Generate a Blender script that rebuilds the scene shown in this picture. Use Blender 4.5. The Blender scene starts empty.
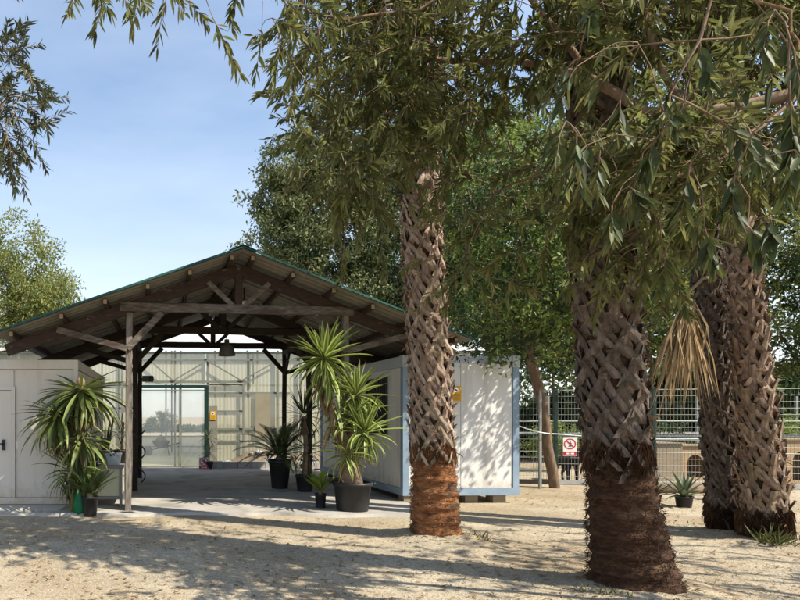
import bpy, math, random
import numpy as np
from mathutils import Vector, Matrix, noise

random.seed(7); RNG = np.random.default_rng(7)
R = math.radians
scene = bpy.context.scene
col = scene.collection

# ------------------------------------------------------------------ camera
F, PX, PY, EYE = 600.0, 163.0, 416.0, 1.6        # focal length (px of the 800 px photo), principal point, eye height
cam_d = bpy.data.cameras.new('camera'); cam = bpy.data.objects.new('camera', cam_d); col.objects.link(cam)
cam.location = (0, 0, EYE); cam.rotation_euler = (R(90), 0, 0)
cam_d.sensor_width = 36; cam_d.lens = F / 800 * 36
cam_d.shift_x = (400 - PX) / 800; cam_d.shift_y = (PY - 300) / 800
cam_d.clip_start = 0.05; cam_d.clip_end = 1500
scene.camera = cam

# ------------------------------------------------------------------ light
SUN_EL = 47.0
SUN_AZ = Vector((0.86, -0.52, 0)).normalized()     # horizontal direction towards the sun
sdir = Vector((SUN_AZ.x * math.cos(R(SUN_EL)), SUN_AZ.y * math.cos(R(SUN_EL)), math.sin(R(SUN_EL))))
world = bpy.data.worlds.new('World'); scene.world = world; world.use_nodes = True
wn, wl = world.node_tree.nodes, world.node_tree.links
wn.clear()
sky = wn.new('ShaderNodeTexSky'); sky.sky_type = 'NISHITA'; sky.sun_disc = False
sky.sun_elevation = R(SUN_EL); sky.sun_rotation = math.atan2(sdir.x, sdir.y)
sky.air_density = 1.25; sky.dust_density = 0.5; sky.ozone_density = 2.0
tc = wn.new('ShaderNodeTexCoord'); mp = wn.new('ShaderNodeMapping'); mp.inputs['Scale'].default_value = (1.2, 1.2, 4.5)
cn = wn.new('ShaderNodeTexNoise'); cn.inputs['Scale'].default_value = 1.7; cn.inputs['Detail'].default_value = 7; cn.inputs['Roughness'].default_value = 0.55
cr = wn.new('ShaderNodeValToRGB'); cr.color_ramp.elements[0].position = 0.30; cr.color_ramp.elements[1].position = 0.78
cr.color_ramp.elements[0].color = (0.0, 0.0, 0.0, 1); cr.color_ramp.elements[1].color = (0.24, 0.24, 0.24, 1)
mx = wn.new('ShaderNodeMixRGB'); mx.inputs['Color2'].default_value = (6.2, 6.6, 7.2, 1)
bg = wn.new('ShaderNodeBackground'); bg.inputs['Strength'].default_value = 0.13
wo = wn.new('ShaderNodeOutputWorld')
wl.new(tc.outputs['Generated'], mp.inputs['Vector']); wl.new(mp.outputs['Vector'], cn.inputs['Vector'])
wl.new(cn.outputs['Fac'], cr.inputs['Fac']); wl.new(cr.outputs['Color'], mx.inputs['Fac'])
sx = wn.new('ShaderNodeSeparateXYZ'); wl.new(tc.outputs['Generated'], sx.inputs['Vector'])
hz_ = wn.new('ShaderNodeMapRange'); hz_.interpolation_type = 'SMOOTHSTEP'; wl.new(sx.outputs['Z'], hz_.inputs['Value'])
hz_.inputs['From Min'].default_value = 0.05; hz_.inputs['From Max'].default_value = 0.50; hz_.inputs['To Min'].default_value = 0.62; hz_.inputs['To Max'].default_value = 0.0
mh_ = wn.new('ShaderNodeMixRGB'); mh_.inputs['Color2'].default_value = (4.5, 4.8, 5.2, 1)
wl.new(hz_.outputs['Result'], mh_.inputs['Fac']); wl.new(sky.outputs['Color'], mh_.inputs['Color1']); wl.new(mh_.outputs['Color'], mx.inputs['Color1']); wl.new(mx.outputs['Color'], bg.inputs['Color']); wl.new(bg.outputs['Background'], wo.inputs['Surface'])
sun_d = bpy.data.lights.new('sun', 'SUN'); sun_d.energy = 5.0; sun_d.angle = R(0.53); sun_d.color = (1.0, 0.925, 0.79)
sun = bpy.data.objects.new('sun', sun_d); col.objects.link(sun)
sun.rotation_euler = sdir.to_track_quat('Z', 'Y').to_euler(); sun.location = sdir * 40
scene.view_settings.view_transform = 'Standard'; scene.view_settings.look = 'None'
scene.view_settings.gamma = 1.0; scene.view_settings.exposure = 0.74; scene.view_settings.use_curve_mapping = False
scene.render.engine = 'CYCLES'
scene.cycles.use_denoising = True
scene.cycles.max_bounces = 8; scene.cycles.transparent_max_bounces = 12
scene.cycles.caustics_reflective = False; scene.cycles.caustics_refractive = False

# ------------------------------------------------------------------ helpers
def W(px, py, Y): return Vector(((px - PX) / F * Y, Y, EYE + (PY - py) / F * Y))
def V(*a): return Vector(a)

def tag(o, label=None, cat=None, group=None, kind=None):
    if label: o['label'] = label
    if cat: o['category'] = cat
    if group: o['group'] = group
    if kind: o['kind'] = kind
    return o

def empty(name, loc=(0, 0, 0), rz=0, **k):
    o = bpy.data.objects.new(name, None); col.objects.link(o)
    o.empty_display_size = 0.1
    o.location = loc; o.rotation_euler = (0, 0, rz)
    return tag(o, **k)

def link(name, me, parent=None, mat=None, world_space=True, **k):
    o = bpy.data.objects.new(name, me); col.objects.link(o)
    if mat is not None and len(me.materials) == 0:
        for m in (mat if isinstance(mat, (list, tuple)) else [mat]): me.materials.append(m)
    if parent is not None:
        o.parent = parent
        if world_space: o.matrix_parent_inverse = PW(parent).inverted()
    return tag(o, **k)

def PW(o):
    m = Matrix.LocRotScale(o.location, o.rotation_euler, o.scale)
    if o.parent is not None: m = PW(o.parent) @ o.matrix_parent_inverse @ m
    return m

SKEW = 0.10
def skew(b):
    b.v = [(x, y + SKEW*(x + .58), z) for x, y, z in b.v]

class MB:
    """collects faces of one mesh (world coordinates unless the caller works locally)"""
    def __init__(s): s.v = []; s.f = []; s.m = []; s.sm = []
    def add(s, verts, faces, mi=0, smooth=False):
        o = len(s.v); s.v += [tuple(p) for p in verts]
        for f in faces: s.f.append(tuple(i + o for i in f)); s.m.append(mi); s.sm.append(smooth)
        return s
    def box(s, lo, hi, mi=0):
        (a, b, c), (d, e, f) = lo, hi
        return s.add([(a, b, c), (d, b, c), (d, e, c), (a, e, c), (a, b, f), (d, b, f), (d, e, f), (a, e, f)],
                     [(0, 3, 2, 1), (4, 5, 6, 7), (0, 1, 5, 4), (1, 2, 6, 5), (2, 3, 7, 6), (3, 0, 4, 7)], mi)
    def beam(s, p, q, w, h, mi=0, up=(0, 0, 1), ch=0.0, seg=1, wob=0.0):
        """rectangular timber from p to q; ch = chamfer, wob = sideways waver"""
        p, q = Vector(p), Vector(q); d = (q - p).normalized(); u = Vector(up)
        if abs(d.dot(u)) > 0.97: u = Vector((0, 1, 0))
        x = d.cross(u).normalized(); u = x.cross(d)
        if ch: prof = [(-w/2+ch, -h/2), (w/2-ch, -h/2), (w/2, -h/2+ch), (w/2, h/2-ch), (w/2-ch, h/2), (-w/2+ch, h/2), (-w/2, h/2-ch), (-w/2, -h/2+ch)]
        else: prof = [(-w/2, -h/2), (w/2, -h/2), (w/2, h/2), (-w/2, h/2)]
        n = len(prof); vs = []
        for i in range(seg + 1):
            c = p.lerp(q, i / seg)
            if wob and 0 < i < seg: c = c + x * random.uniform(-wob, wob) + u * random.uniform(-wob, wob)
            vs += [c + x * a + u * b for a, b in prof]
        fs = []
        for i in range(seg):
            for j in range(n): fs.append((i*n+j, i*n+(j+1) % n, (i+1)*n+(j+1) % n, (i+1)*n+j))
        fs.append(tuple(range(n))[::-1]); fs.append(tuple(range(seg*n, seg*n+n)))
        return s.add(vs, fs, mi)
    def tube(s, pts, rad, n=8, mi=0, caps=True, smooth=True, jit=0.0, squash=1.0):
        pts = [Vector(p) for p in pts]
        if not isinstance(rad, (list, tuple)): rad = [rad] * len(pts)
        vs = []; ref = None
        for i, c in enumerate(pts):
            d = (pts[min(i+1, len(pts)-1)] - pts[max(i-1, 0)])
            d = d.normalized() if d.length > 1e-9 else Vector((0, 0, 1))
            if ref is None: ref = Vector((1, 0, 0)) if abs(d.x) < 0.8 else Vector((0, 1, 0))
            x = (ref - d * ref.dot(d)).normalized(); y = d.cross(x); ref = x
            for j in range(n):
                a = 2 * math.pi * j / n; r = rad[i] * (1 + random.uniform(-jit, jit))
                vs.append(c + x * math.cos(a) * r + y * math.sin(a) * r * squash)
        fs = [(i*n+j, i*n+(j+1) % n, (i+1)*n+(j+1) % n, (i+1)*n+j) for i in range(len(pts)-1) for j in range(n)]
        if caps: fs += [tuple(range(n))[::-1], tuple(range((len(pts)-1)*n, len(pts)*n))]
        return s.add(vs, fs, mi, smooth)
    def lathe(s, c, prof, n=20, mi=0, smooth=True, capb=True, capt=True):
        c = Vector(c); vs = [c + Vector((r*math.cos(2*math.pi*j/n), r*math.sin(2*math.pi*j/n), z)) for r, z in prof for j in range(n)]
        fs = [(i*n+j, i*n+(j+1) % n, (i+1)*n+(j+1) % n, (i+1)*n+j) for i in range(len(prof)-1) for j in range(n)]
        if capb: fs.append(tuple(range(n))[::-1])
        if capt: fs.append(tuple(range((len(prof)-1)*n, len(prof)*n)))
        return s.add(vs, fs, mi, smooth)
    def mesh(s, name):
        me = bpy.data.meshes.new(name); me.from_pydata(s.v, [], s.f)
        me.polygons.foreach_set('material_index', s.m); me.polygons.foreach_set('use_smooth', s.sm); me.update()
        return me
    def build(s, name, mat, parent=None, **k):
        me = s.mesh(name)
        for m in (mat if isinstance(mat, (list, tuple)) else [mat]): me.materials.append(m)
        return link(name, me, parent, **k)

def np_mesh(name, verts, tris, mat, smooth=False):
    """fast mesh of triangles from numpy arrays"""
    me = bpy.data.meshes.new(name)
    verts = np.asarray(verts, np.float32); tris = np.asarray(tris, np.int32)
    me.vertices.add(len(verts)); me.vertices.foreach_set('co', verts.ravel())
    me.loops.add(tris.size); me.loops.foreach_set('vertex_index', tris.ravel())
    me.polygons.add(len(tris)); me.polygons.foreach_set('loop_start', np.arange(0, tris.size, 3, dtype=np.int32))
    me.polygons.foreach_set('use_smooth', np.full(len(tris), smooth)); me.update(calc_edges=True)
    me.materials.append(mat)
    return me

# ------------------------------------------------------------------ materials
def _n(t, kind, **inp):
    n = t.nodes.new(kind)
    for k, v in inp.items():
        if k in n.inputs: n.inputs[k].default_value = v
        else: setattr(n, k, v)
    return n

def mat(name, cols, scale=6.0, stretch=(1, 1, 1), rough=0.8, bump=0.3, bscale=None, detail=6, lo=0.3, hi=0.7, spec=0.3,
        metal=0.0, rnd=0.0, island=0.0, transl=0.0, tcol=None, spots=None, coord='Object', bdist=0.02, hue=0.0, splash=None):
    """noise-mixed surface; rnd / island = brightness spread per object / per loose piece; transl = share of light let through;
    spots = (colour, scale, low, high) a second blotch layer"""
    m = bpy.data.materials.new(name); m.use_nodes = True; t = m.node_tree; t.nodes.clear(); L = t.links.new
    out = _n(t, 'ShaderNodeOutputMaterial'); p = _n(t, 'ShaderNodeBsdfPrincipled', Roughness=rough, Metallic=metal)
    p.inputs['Specular IOR Level'].default_value = spec
    co = _n(t, 'ShaderNodeTexCoord'); mp_ = _n(t, 'ShaderNodeMapping', Scale=stretch); L(co.outputs[coord], mp_.inputs['Vector'])
    nz = _n(t, 'ShaderNodeTexNoise', Scale=scale, Detail=detail, Roughness=0.62); L(mp_.outputs['Vector'], nz.inputs['Vector'])
    rp = _n(t, 'ShaderNodeValToRGB'); L(nz.outputs['Fac'], rp.inputs['Fac'])
    el = rp.color_ramp.elements
    while len(el) < len(cols): el.new(0.5)
    for i, c in enumerate(cols):
        el[i].position = lo + (hi - lo) * i / max(1, len(cols) - 1); el[i].color = (*c, 1)
    c_out = rp.outputs['Color']
    if spots:
        n2 = _n(t, 'ShaderNodeTexNoise', Scale=spots[1], Detail=5.0, Roughness=0.6); L(mp_.outputs['Vector'], n2.inputs['Vector'])
        r2 = _n(t, 'ShaderNodeMapRange'); r2.inputs['From Min'].default_value = spots[2]; r2.inputs['From Max'].default_value = spots[3]
        L(n2.outputs['Fac'], r2.inputs['Value'])
        mm = _n(t, 'ShaderNodeMixRGB', Color2=(*spots[0], 1)); L(r2.outputs['Result'], mm.inputs['Fac']); L(c_out, mm.inputs['Color1']); c_out = mm.outputs['Color']
    if splash:      # mud thrown up from the ground: colour, lowest and highest z
        sz = _n(t, 'ShaderNodeSeparateXYZ'); L(co.outputs[coord], sz.inputs['Vector'])
        n3 = _n(t, 'ShaderNodeTexNoise', Scale=7.0, Detail=8.0, Roughness=0.75); L(co.outputs[coord], n3.inputs['Vector'])
        m3 = _n(t, 'ShaderNodeMapRange'); m3.inputs['From Min'].default_value = splash[1]; m3.inputs['From Max'].default_value = splash[2]; m3.inputs['To Min'].default_value = .42; m3.inputs['To Max'].default_value = -.25; L(sz.outputs['Z'], m3.inputs['Value'])
        a3 = _n(t, 'ShaderNodeMath', operation='ADD'); L(m3.outputs['Result'], a3.inputs[0]); L(n3.outputs['Fac'], a3.inputs[1])
        r3 = _n(t, 'ShaderNodeMapRange'); r3.inputs['From Min'].default_value = .55; r3.inputs['From Max'].default_value = .95; r3.inputs['To Max'].default_value = .7; L(a3.outputs[0], r3.inputs['Value'])
        x3 = _n(t, 'ShaderNodeMixRGB', Color2=(*splash[0], 1)); L(r3.outputs['Result'], x3.inputs['Fac']); L(c_out, x3.inputs['Color1']); c_out = x3.outputs['Color']
    if rnd or island:
        src = None
        if rnd: src = _n(t, 'ShaderNodeObjectInfo').outputs['Random']
        if island: src = _n(t, 'ShaderNodeNewGeometry').outputs['Random Per Island']
        k = max(rnd, island)
        mr = _n(t, 'ShaderNodeMapRange'); mr.inputs['To Min'].default_value = 1 - k; mr.inputs['To Max'].default_value = 1 + k
        L(src, mr.inputs['Value'])
        hs = _n(t, 'ShaderNodeHueSaturation'); L(c_out, hs.inputs['Color']); L(mr.outputs['Result'], hs.inputs['Value'])
        if hue:
            mh = _n(t, 'ShaderNodeMapRange'); mh.inputs['To Min'].default_value = 0.5 - hue; mh.inputs['To Max'].default_value = 0.5 + hue
            mu = _n(t, 'ShaderNodeMath', operation='MULTIPLY'); mu.inputs[1].default_value = 7.31
            fr = _n(t, 'ShaderNodeMath', operation='FRACT'); L(src, mu.inputs[0]); L(mu.outputs[0], fr.inputs[0]); L(fr.outputs[0], mh.inputs['Value']); L(mh.outputs['Result'], hs.inputs['Hue'])
        c_out = hs.outputs['Color']
    L(c_out, p.inputs['Base Color'])
    if bump:
        nb = nz
        if bscale:
            nb = _n(t, 'ShaderNodeTexNoise', Scale=bscale, Detail=6.0, Roughness=0.65); L(mp_.outputs['Vector'], nb.inputs['Vector'])
        b = _n(t, 'ShaderNodeBump', Strength=bump, Distance=bdist); L(nb.outputs['Fac'], b.inputs['Height']); L(b.outputs['Normal'], p.inputs['Normal'])
    sh = p.outputs['BSDF']
    if transl:
        tr = _n(t, 'ShaderNodeBsdfTranslucent')
        if tcol: tr.inputs['Color'].default_value = (*tcol, 1)
        else: L(c_out, tr.inputs['Color'])
        ms = _n(t, 'ShaderNodeMixShader', Fac=transl); L(sh, ms.inputs[1]); L(tr.outputs['BSDF'], ms.inputs[2]); sh = ms.outputs['Shader']
    L(sh, out.inputs['Surface'])
    return m

def film(name, colr, clear, transl=0.5, rough=0.3):
    """thin plastic film or dusty glass: part clear, part scattering"""
    m = bpy.data.materials.new(name); m.use_nodes = True; t = m.node_tree; t.nodes.clear(); L = t.links.new
    out = _n(t, 'ShaderNodeOutputMaterial')
    co = _n(t, 'ShaderNodeTexCoord'); nz = _n(t, 'ShaderNodeTexNoise', Scale=1.3, Detail=5.0); L(co.outputs['Object'], nz.inputs['Vector'])
    mr = _n(t, 'ShaderNodeMapRange'); mr.inputs['To Min'].default_value = max(0, clear - 0.12); mr.inputs['To Max'].default_value = min(1, clear + 0.12); L(nz.outputs['Fac'], mr.inputs['Value'])
    tb = _n(t, 'ShaderNodeBsdfTransparent', Color=(0.97, 0.98, 0.97, 1))
    d = _n(t, 'ShaderNodeBsdfPrincipled', Roughness=rough); d.inputs['Base Color'].default_value = (*colr, 1)
    tl = _n(t, 'ShaderNodeBsdfTranslucent', Color=(*colr, 1))
    m1 = _n(t, 'ShaderNodeMixShader', Fac=transl); L(d.outputs['BSDF'], m1.inputs[1]); L(tl.outputs['BSDF'], m1.inputs[2])
    m2 = _n(t, 'ShaderNodeMixShader'); L(mr.outputs['Result'], m2.inputs['Fac']); L(m1.outputs['Shader'], m2.inputs[1]); L(tb.outputs['BSDF'], m2.inputs[2])
    L(m2.outputs['Shader'], out.inputs['Surface'])
    return m

def gravel_mat():
    m = bpy.data.materials.new('gravel_ground'); m.use_nodes = True; t = m.node_tree; t.nodes.clear(); L = t.links.new
    out = _n(t, 'ShaderNodeOutputMaterial'); p = _n(t, 'ShaderNodeBsdfPrincipled', Roughness=0.95); p.inputs['Specular IOR Level'].default_value = 0.15
    co = _n(t, 'ShaderNodeTexCoord')
    big = _n(t, 'ShaderNodeTexNoise', Scale=0.55, Detail=5.0, Roughness=0.6); L(co.outputs['Object'], big.inputs['Vector'])
    rp = _n(t, 'ShaderNodeValToRGB'); L(big.outputs['Fac'], rp.inputs['Fac'])
    e = rp.color_ramp.elements; e[0].position = 0.36; e[1].position = 0.66
    e[0].color = (0.29, 0.218, 0.128, 1); e[1].color = (0.45, 0.375, 0.258, 1)
    b2 = _n(t, 'ShaderNodeTexNoise', Scale=0.9, Detail=6.0, Roughness=0.65); mp2 = _n(t, 'ShaderNodeMapping', Location=(31, 7, 3), Scale=(.55, 1.3, 1)); L(co.outputs['Object'], mp2.inputs['Vector']); L(mp2.outputs['Vector'], b2.inputs['Vector'])
    mr2 = _n(t, 'ShaderNodeMapRange'); mr2.inputs['From Min'].default_value = 0.5; mr2.inputs['From Max'].default_value = 0.68; mr2.inputs['To Max'].default_value = 0.75; L(b2.outputs['Fac'], mr2.inputs['Value'])
    mg = _n(t, 'ShaderNodeMixRGB', Color2=(0.305, 0.26, 0.185, 1)); L(mr2.outputs['Result'], mg.inputs['Fac']); L(rp.outputs['Color'], mg.inputs['Color1'])
    vo = _n(t, 'ShaderNodeTexVoronoi', Scale=95.0); L(co.outputs['Object'], vo.inputs['Vector'])
    sp = _n(t, 'ShaderNodeSeparateColor'); L(vo.outputs['Color'], sp.inputs['Color'])
    mr = _n(t, 'ShaderNodeMapRange'); mr.inputs['To Min'].default_value = 0.62; mr.inputs['To Max'].default_value = 1.38; L(sp.outputs['Red'], mr.inputs['Value'])
    hs = _n(t, 'ShaderNodeHueSaturation'); L(mg.outputs['Color'], hs.inputs['Color']); L(mr.outputs['Result'], hs.inputs['Value'])
    ms = _n(t, 'ShaderNodeMapRange'); ms.inputs['To Min'].default_value = 0.65; ms.inputs['To Max'].default_value = 1.15; L(sp.outputs['Green'], ms.inputs['Value']); L(ms.outputs['Result'], hs.inputs['Saturation'])
    L(hs.outputs['Color'], p.inputs['Base Color'])
    n2 = _n(t, 'ShaderNodeTexNoise', Scale=35.0, Detail=4.0); L(co.outputs['Object'], n2.inputs['Vector'])
    ad = _n(t, 'ShaderNodeMath', operation='SUBTRACT'); L(n2.outputs['Fac'], ad.inputs[0]); L(vo.outputs['Distance'], ad.inputs[1])
    b = _n(t, 'ShaderNodeBump', Strength=0.45, Distance=0.010); L(ad.outputs[0], b.inputs['Height']); L(b.outputs['Normal'], p.inputs['Normal'])
    L(p.outputs['BSDF'], out.inputs['Surface'])
    return m

M = {}
M['gravel'] = gravel_mat()
M['stone'] = mat('pebble', [(0.26, 0.21, 0.14), (0.46, 0.395, 0.285)], 3, island=0.35, bump=0, rough=0.95)
M['slab'] = mat('concrete_slab', [(0.30, 0.28, 0.25), (0.44, 0.41, 0.365)], 1.4, bump=0.25, bscale=40, rough=0.9, spots=((0.17, 0.155, 0.135), 0.9, 0.52, 0.70))
M['apron'] = mat('pale_concrete', [(0.36, 0.33, 0.28), (0.47, 0.43, 0.37)], 2.0, bump=0.2, bscale=30, rough=0.9)
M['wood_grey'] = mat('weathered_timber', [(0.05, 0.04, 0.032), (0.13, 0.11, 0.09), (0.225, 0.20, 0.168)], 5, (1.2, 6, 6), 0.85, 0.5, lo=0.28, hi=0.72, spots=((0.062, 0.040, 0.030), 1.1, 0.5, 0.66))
M['post_grey'] = mat('weathered_post', [(0.08, 0.065, 0.052), (0.19, 0.16, 0.13), (0.28, 0.245, 0.205)], 5, (7, 7, 1.2), 0.85, 0.5, lo=0.28, hi=0.72)
M['wood_red'] = mat('red_brown_stained_timber', [(0.030, 0.019, 0.014), (0.066, 0.040, 0.030)], 4, (1.5, 5, 5), 0.75, 0.35, spots=((0.16, 0.12, 0.09), 3.5, 0.62, 0.72))
M['wood_pale'] = mat('pale_timber_end', [(0.30, 0.22, 0.14), (0.42, 0.33, 0.22)], 8, bump=0.2)
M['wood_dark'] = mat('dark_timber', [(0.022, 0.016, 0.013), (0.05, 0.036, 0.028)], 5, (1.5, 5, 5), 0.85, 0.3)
M['sheet_under'] = mat('corrugated_sheet_underside', [(0.17, 0.155, 0.13), (0.245, 0.225, 0.19)], 1.3, rough=0.55, bump=0.05, rnd=0.06)
M['sheet_top'] = mat('green_roof_sheet', [(0.011, 0.060, 0.047), (0.02, 0.10, 0.078)], 2, rough=0.5, bump=0.05)
M['cabin_cream'] = mat('cream_cabin_panel', [(0.60, 0.55, 0.48), (0.65, 0.60, 0.53)], 0.5, rough=0.55, bump=0.06, bscale=12, stretch=(5, 5, .5), spots=((0.46, 0.40, 0.32), 1.0, 0.52, 0.95), splash=((0.36, 0.28, 0.19), .1, .75))
M['cabin_white'] = mat('white_cabin_panel', [(0.68, 0.67, 0.64), (0.74, 0.73, 0.70)], 0.5, rough=0.5, bump=0.05, bscale=10, stretch=(5, 5, .5), spots=((0.50, 0.47, 0.42), 1.1, 0.50, 0.80), splash=((0.38, 0.30, 0.21), .15, .75))
M['cabin_blue'] = mat('blue_grey_painted_steel', [(0.20, 0.28, 0.37), (0.29, 0.375, 0.46)], 3, rough=0.5, bump=0.08, spots=((0.33, 0.36, 0.38), 5, 0.6, 0.75))
M['cabin_rim'] = mat('pale_blue_grey_rim', [(0.40, 0.46, 0.52), (0.50, 0.55, 0.60)], 3, rough=0.5, bump=0.08)
M['black'] = mat('black_plastic', [(0.012, 0.012, 0.013), (0.024, 0.024, 0.025)], 5, rough=0.5, bump=0.08, spec=0.4)
M['dark_metal'] = mat('dark_metal', [(0.02, 0.022, 0.022), (0.045, 0.045, 0.045)], 6, rough=0.5, bump=0.05, metal=0.3)
M['galv'] = mat('galvanised_steel', [(0.20, 0.21, 0.20), (0.30, 0.315, 0.30)], 4, rough=0.45, bump=0.03, metal=0.35)
M['green_metal'] = mat('dark_green_steel', [(0.008, 0.03, 0.024), (0.016, 0.045, 0.036)], 4, rough=0.5, bump=0.03)
M['rail'] = mat('grey_green_rail', [(0.16, 0.17, 0.14), (0.24, 0.25, 0.21)], 4, rough=0.55, bump=0.03)
M['soil'] = mat('soil', [(0.05, 0.035, 0.022), (0.12, 0.085, 0.055)], 12, bump=0.8, rough=0.95)
M['rubble'] = mat('rubble_earth', [(0.13, 0.10, 0.07), (0.24, 0.19, 0.135)], 9, bump=0.7, rough=0.95)
M['block'] = mat('concrete_block', [(0.30, 0.295, 0.285), (0.42, 0.41, 0.39)], 6, bump=0.4, rough=0.9, rnd=0.12)
M['film_wall'] = film('milky_greenhouse_sheet', (0.62, 0.585, 0.44), 0.14, 0.45)
M['film_roof'] = film('white_greenhouse_roof', (0.86, 0.88, 0.88), 0.05, 0.40)
M['film_clear'] = film('dusty_clear_film', (0.80, 0.83, 0.85), 0.86, 0.6)
M['glass'] = film('dusty_glass', (0.78, 0.82, 0.86), 0.85, 0.5, 0.1)
M['panel_grey'] = mat('grey_board', [(0.21, 0.20, 0.16), (0.27, 0.26, 0.21)], 3, bump=0.05)
M['panel_tan'] = mat('tan_board', [(0.27, 0.24, 0.165), (0.33, 0.29, 0.205)], 3, bump=0.05)
M['yellow'] = mat('yellow_sign', [(0.62, 0.33, 0.02), (0.70, 0.38, 0.03)], 3, rough=0.45, bump=0.0)
M['ochre'] = mat('ochre_print', [(0.36, 0.17, 0.012), (0.42, 0.20, 0.015)], 3, rough=0.5, bump=0.0)
M['white'] = mat('white_print', [(0.76, 0.76, 0.75), (0.82, 0.82, 0.81)], 3, rough=0.5, bump=0.0)
M['red'] = mat('red_print', [(0.52, 0.018, 0.03), (0.60, 0.025, 0.04)], 3, rough=0.5, bump=0.0)
M['ink'] = mat('black_print', [(0.015, 0.015, 0.02), (0.03, 0.03, 0.035)], 3, rough=0.6, bump=0.0)
M['rope'] = mat('pale_rope', [(0.60, 0.64, 0.68), (0.74, 0.76, 0.78)], 30, bump=0.2)
M['ply'] = mat('plywood', [(0.30, 0.205, 0.115), (0.42, 0.30, 0.175)], 3, (1, 1, 6), 0.7, 0.1)
M['ply_dull'] = mat('dull_board', [(0.22, 0.175, 0.12), (0.29, 0.235, 0.165)], 3, (1, 1, 6), 0.7, 0.1)
M['desk'] = mat('cream_desk_panel', [(0.52, 0.51, 0.37), (0.58, 0.57, 0.42)], 2, bump=0.03, rough=0.5)
M['tub'] = film('cloudy_plastic_tub', (0.72, 0.78, 0.84), 0.30, 0.4)
M['blue'] = mat('blue_plastic', [(0.02, 0.06, 0.38), (0.03, 0.08, 0.45)], 3, rough=0.4, bump=0)
M['green_plastic'] = mat('green_bag', [(0.01, 0.16, 0.07), (0.02, 0.25, 0.11)], 7, rough=0.45, bump=0.5, transl=0.2)
M['dog'] = mat('black_fur', [(0.010, 0.009, 0.009), (0.022, 0.02, 0.018)], 30, bump=0.5, rough=0.7)
M['collar'] = mat('white_collar', [(0.6, 0.6, 0.6), (0.7, 0.7, 0.7)], 3, bump=0)
# bark and leaves
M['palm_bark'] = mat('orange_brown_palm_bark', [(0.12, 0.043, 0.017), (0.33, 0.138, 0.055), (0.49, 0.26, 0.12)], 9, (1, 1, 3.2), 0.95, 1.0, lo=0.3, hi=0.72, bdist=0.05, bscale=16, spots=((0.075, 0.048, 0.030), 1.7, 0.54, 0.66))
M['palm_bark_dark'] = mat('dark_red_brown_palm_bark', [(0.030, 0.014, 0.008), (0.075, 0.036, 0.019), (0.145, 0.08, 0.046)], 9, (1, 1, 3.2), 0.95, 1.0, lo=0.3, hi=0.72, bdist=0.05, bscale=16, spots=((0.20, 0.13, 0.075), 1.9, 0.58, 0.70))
M['palm_core'] = mat('palm_trunk_core', [(0.03, 0.017, 0.010), (0.085, 0.05, 0.03)], 9, bump=0.9, rough=0.95, bdist=0.05)
M['fibre'] = mat('palm_fibre', [(0.16, 0.075, 0.03), (0.34, 0.19, 0.09)], 5, bump=0, rough=0.95, island=0.4)
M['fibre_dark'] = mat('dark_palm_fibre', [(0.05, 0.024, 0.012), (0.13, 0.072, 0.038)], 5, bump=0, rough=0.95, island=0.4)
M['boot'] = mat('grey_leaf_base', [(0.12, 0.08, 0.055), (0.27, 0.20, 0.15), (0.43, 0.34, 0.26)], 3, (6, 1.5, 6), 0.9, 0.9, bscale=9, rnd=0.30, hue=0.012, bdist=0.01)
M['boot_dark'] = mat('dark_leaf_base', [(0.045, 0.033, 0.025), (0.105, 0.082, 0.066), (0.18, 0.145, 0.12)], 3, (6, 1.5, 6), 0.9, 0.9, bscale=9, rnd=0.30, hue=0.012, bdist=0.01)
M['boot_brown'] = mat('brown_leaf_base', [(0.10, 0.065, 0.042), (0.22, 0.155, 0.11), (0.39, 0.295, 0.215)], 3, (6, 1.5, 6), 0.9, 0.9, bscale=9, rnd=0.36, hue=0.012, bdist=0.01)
M['straw'] = mat('dead_frond_straw', [(0.30, 0.205, 0.105), (0.50, 0.37, 0.21)], 4, bump=0, rough=0.8, island=0.35, transl=0.25)
M['dead_grey'] = mat('grey_dead_frond', [(0.24, 0.19, 0.14), (0.40, 0.34, 0.28)], 4, bump=0, rough=0.85, island=0.35, transl=0.2)
M['fan'] = mat('palm_fan_green', [(0.05, 0.085, 0.02), (0.09, 0.14, 0.035)], 3, bump=0, rough=0.55, island=0.25, transl=0.3)
M['bark_brown'] = mat('brown_bark', [(0.10, 0.065, 0.042), (0.24, 0.165, 0.115)], 8, (2, 2, 0.7), 0.95, 0.7)
M['bark_red'] = mat('reddish_brown_bark', [(0.11, 0.07, 0.045), (0.28, 0.19, 0.125)], 8, (2, 2, 0.7), 0.95, 0.7)
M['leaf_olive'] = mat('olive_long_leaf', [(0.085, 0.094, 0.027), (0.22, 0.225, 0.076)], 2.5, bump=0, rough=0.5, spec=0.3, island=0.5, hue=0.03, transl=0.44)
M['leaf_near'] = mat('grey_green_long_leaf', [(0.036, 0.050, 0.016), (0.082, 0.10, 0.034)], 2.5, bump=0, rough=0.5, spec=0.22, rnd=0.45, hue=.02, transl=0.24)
M['leaf_left'] = mat('dark_long_leaf', [(0.04, 0.05, 0.02), (0.085, 0.10, 0.042)], 2.5, bump=0, rough=0.42, spec=0.5, island=0.35, transl=0.25)
M['leaf_yellow'] = mat('yellow_green_leaf', [(0.15, 0.18, 0.045), (0.29, 0.31, 0.095)], 0.7, bump=0, rough=0.6, island=0.35, transl=0.35, hue=0.015)
M['leaf_sage'] = mat('sage_leaf', [(0.115, 0.14, 0.055), (0.28, 0.30, 0.135)], 0.7, bump=0, rough=0.6, island=0.4, transl=0.25, hue=0.012)
M['leaf_bright'] = mat('bright_green_leaf', [(0.10, 0.15, 0.03), (0.26, 0.32, 0.08)], 0.7, bump=0, rough=0.55, island=0.5, transl=0.36, hue=0.025)
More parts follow.
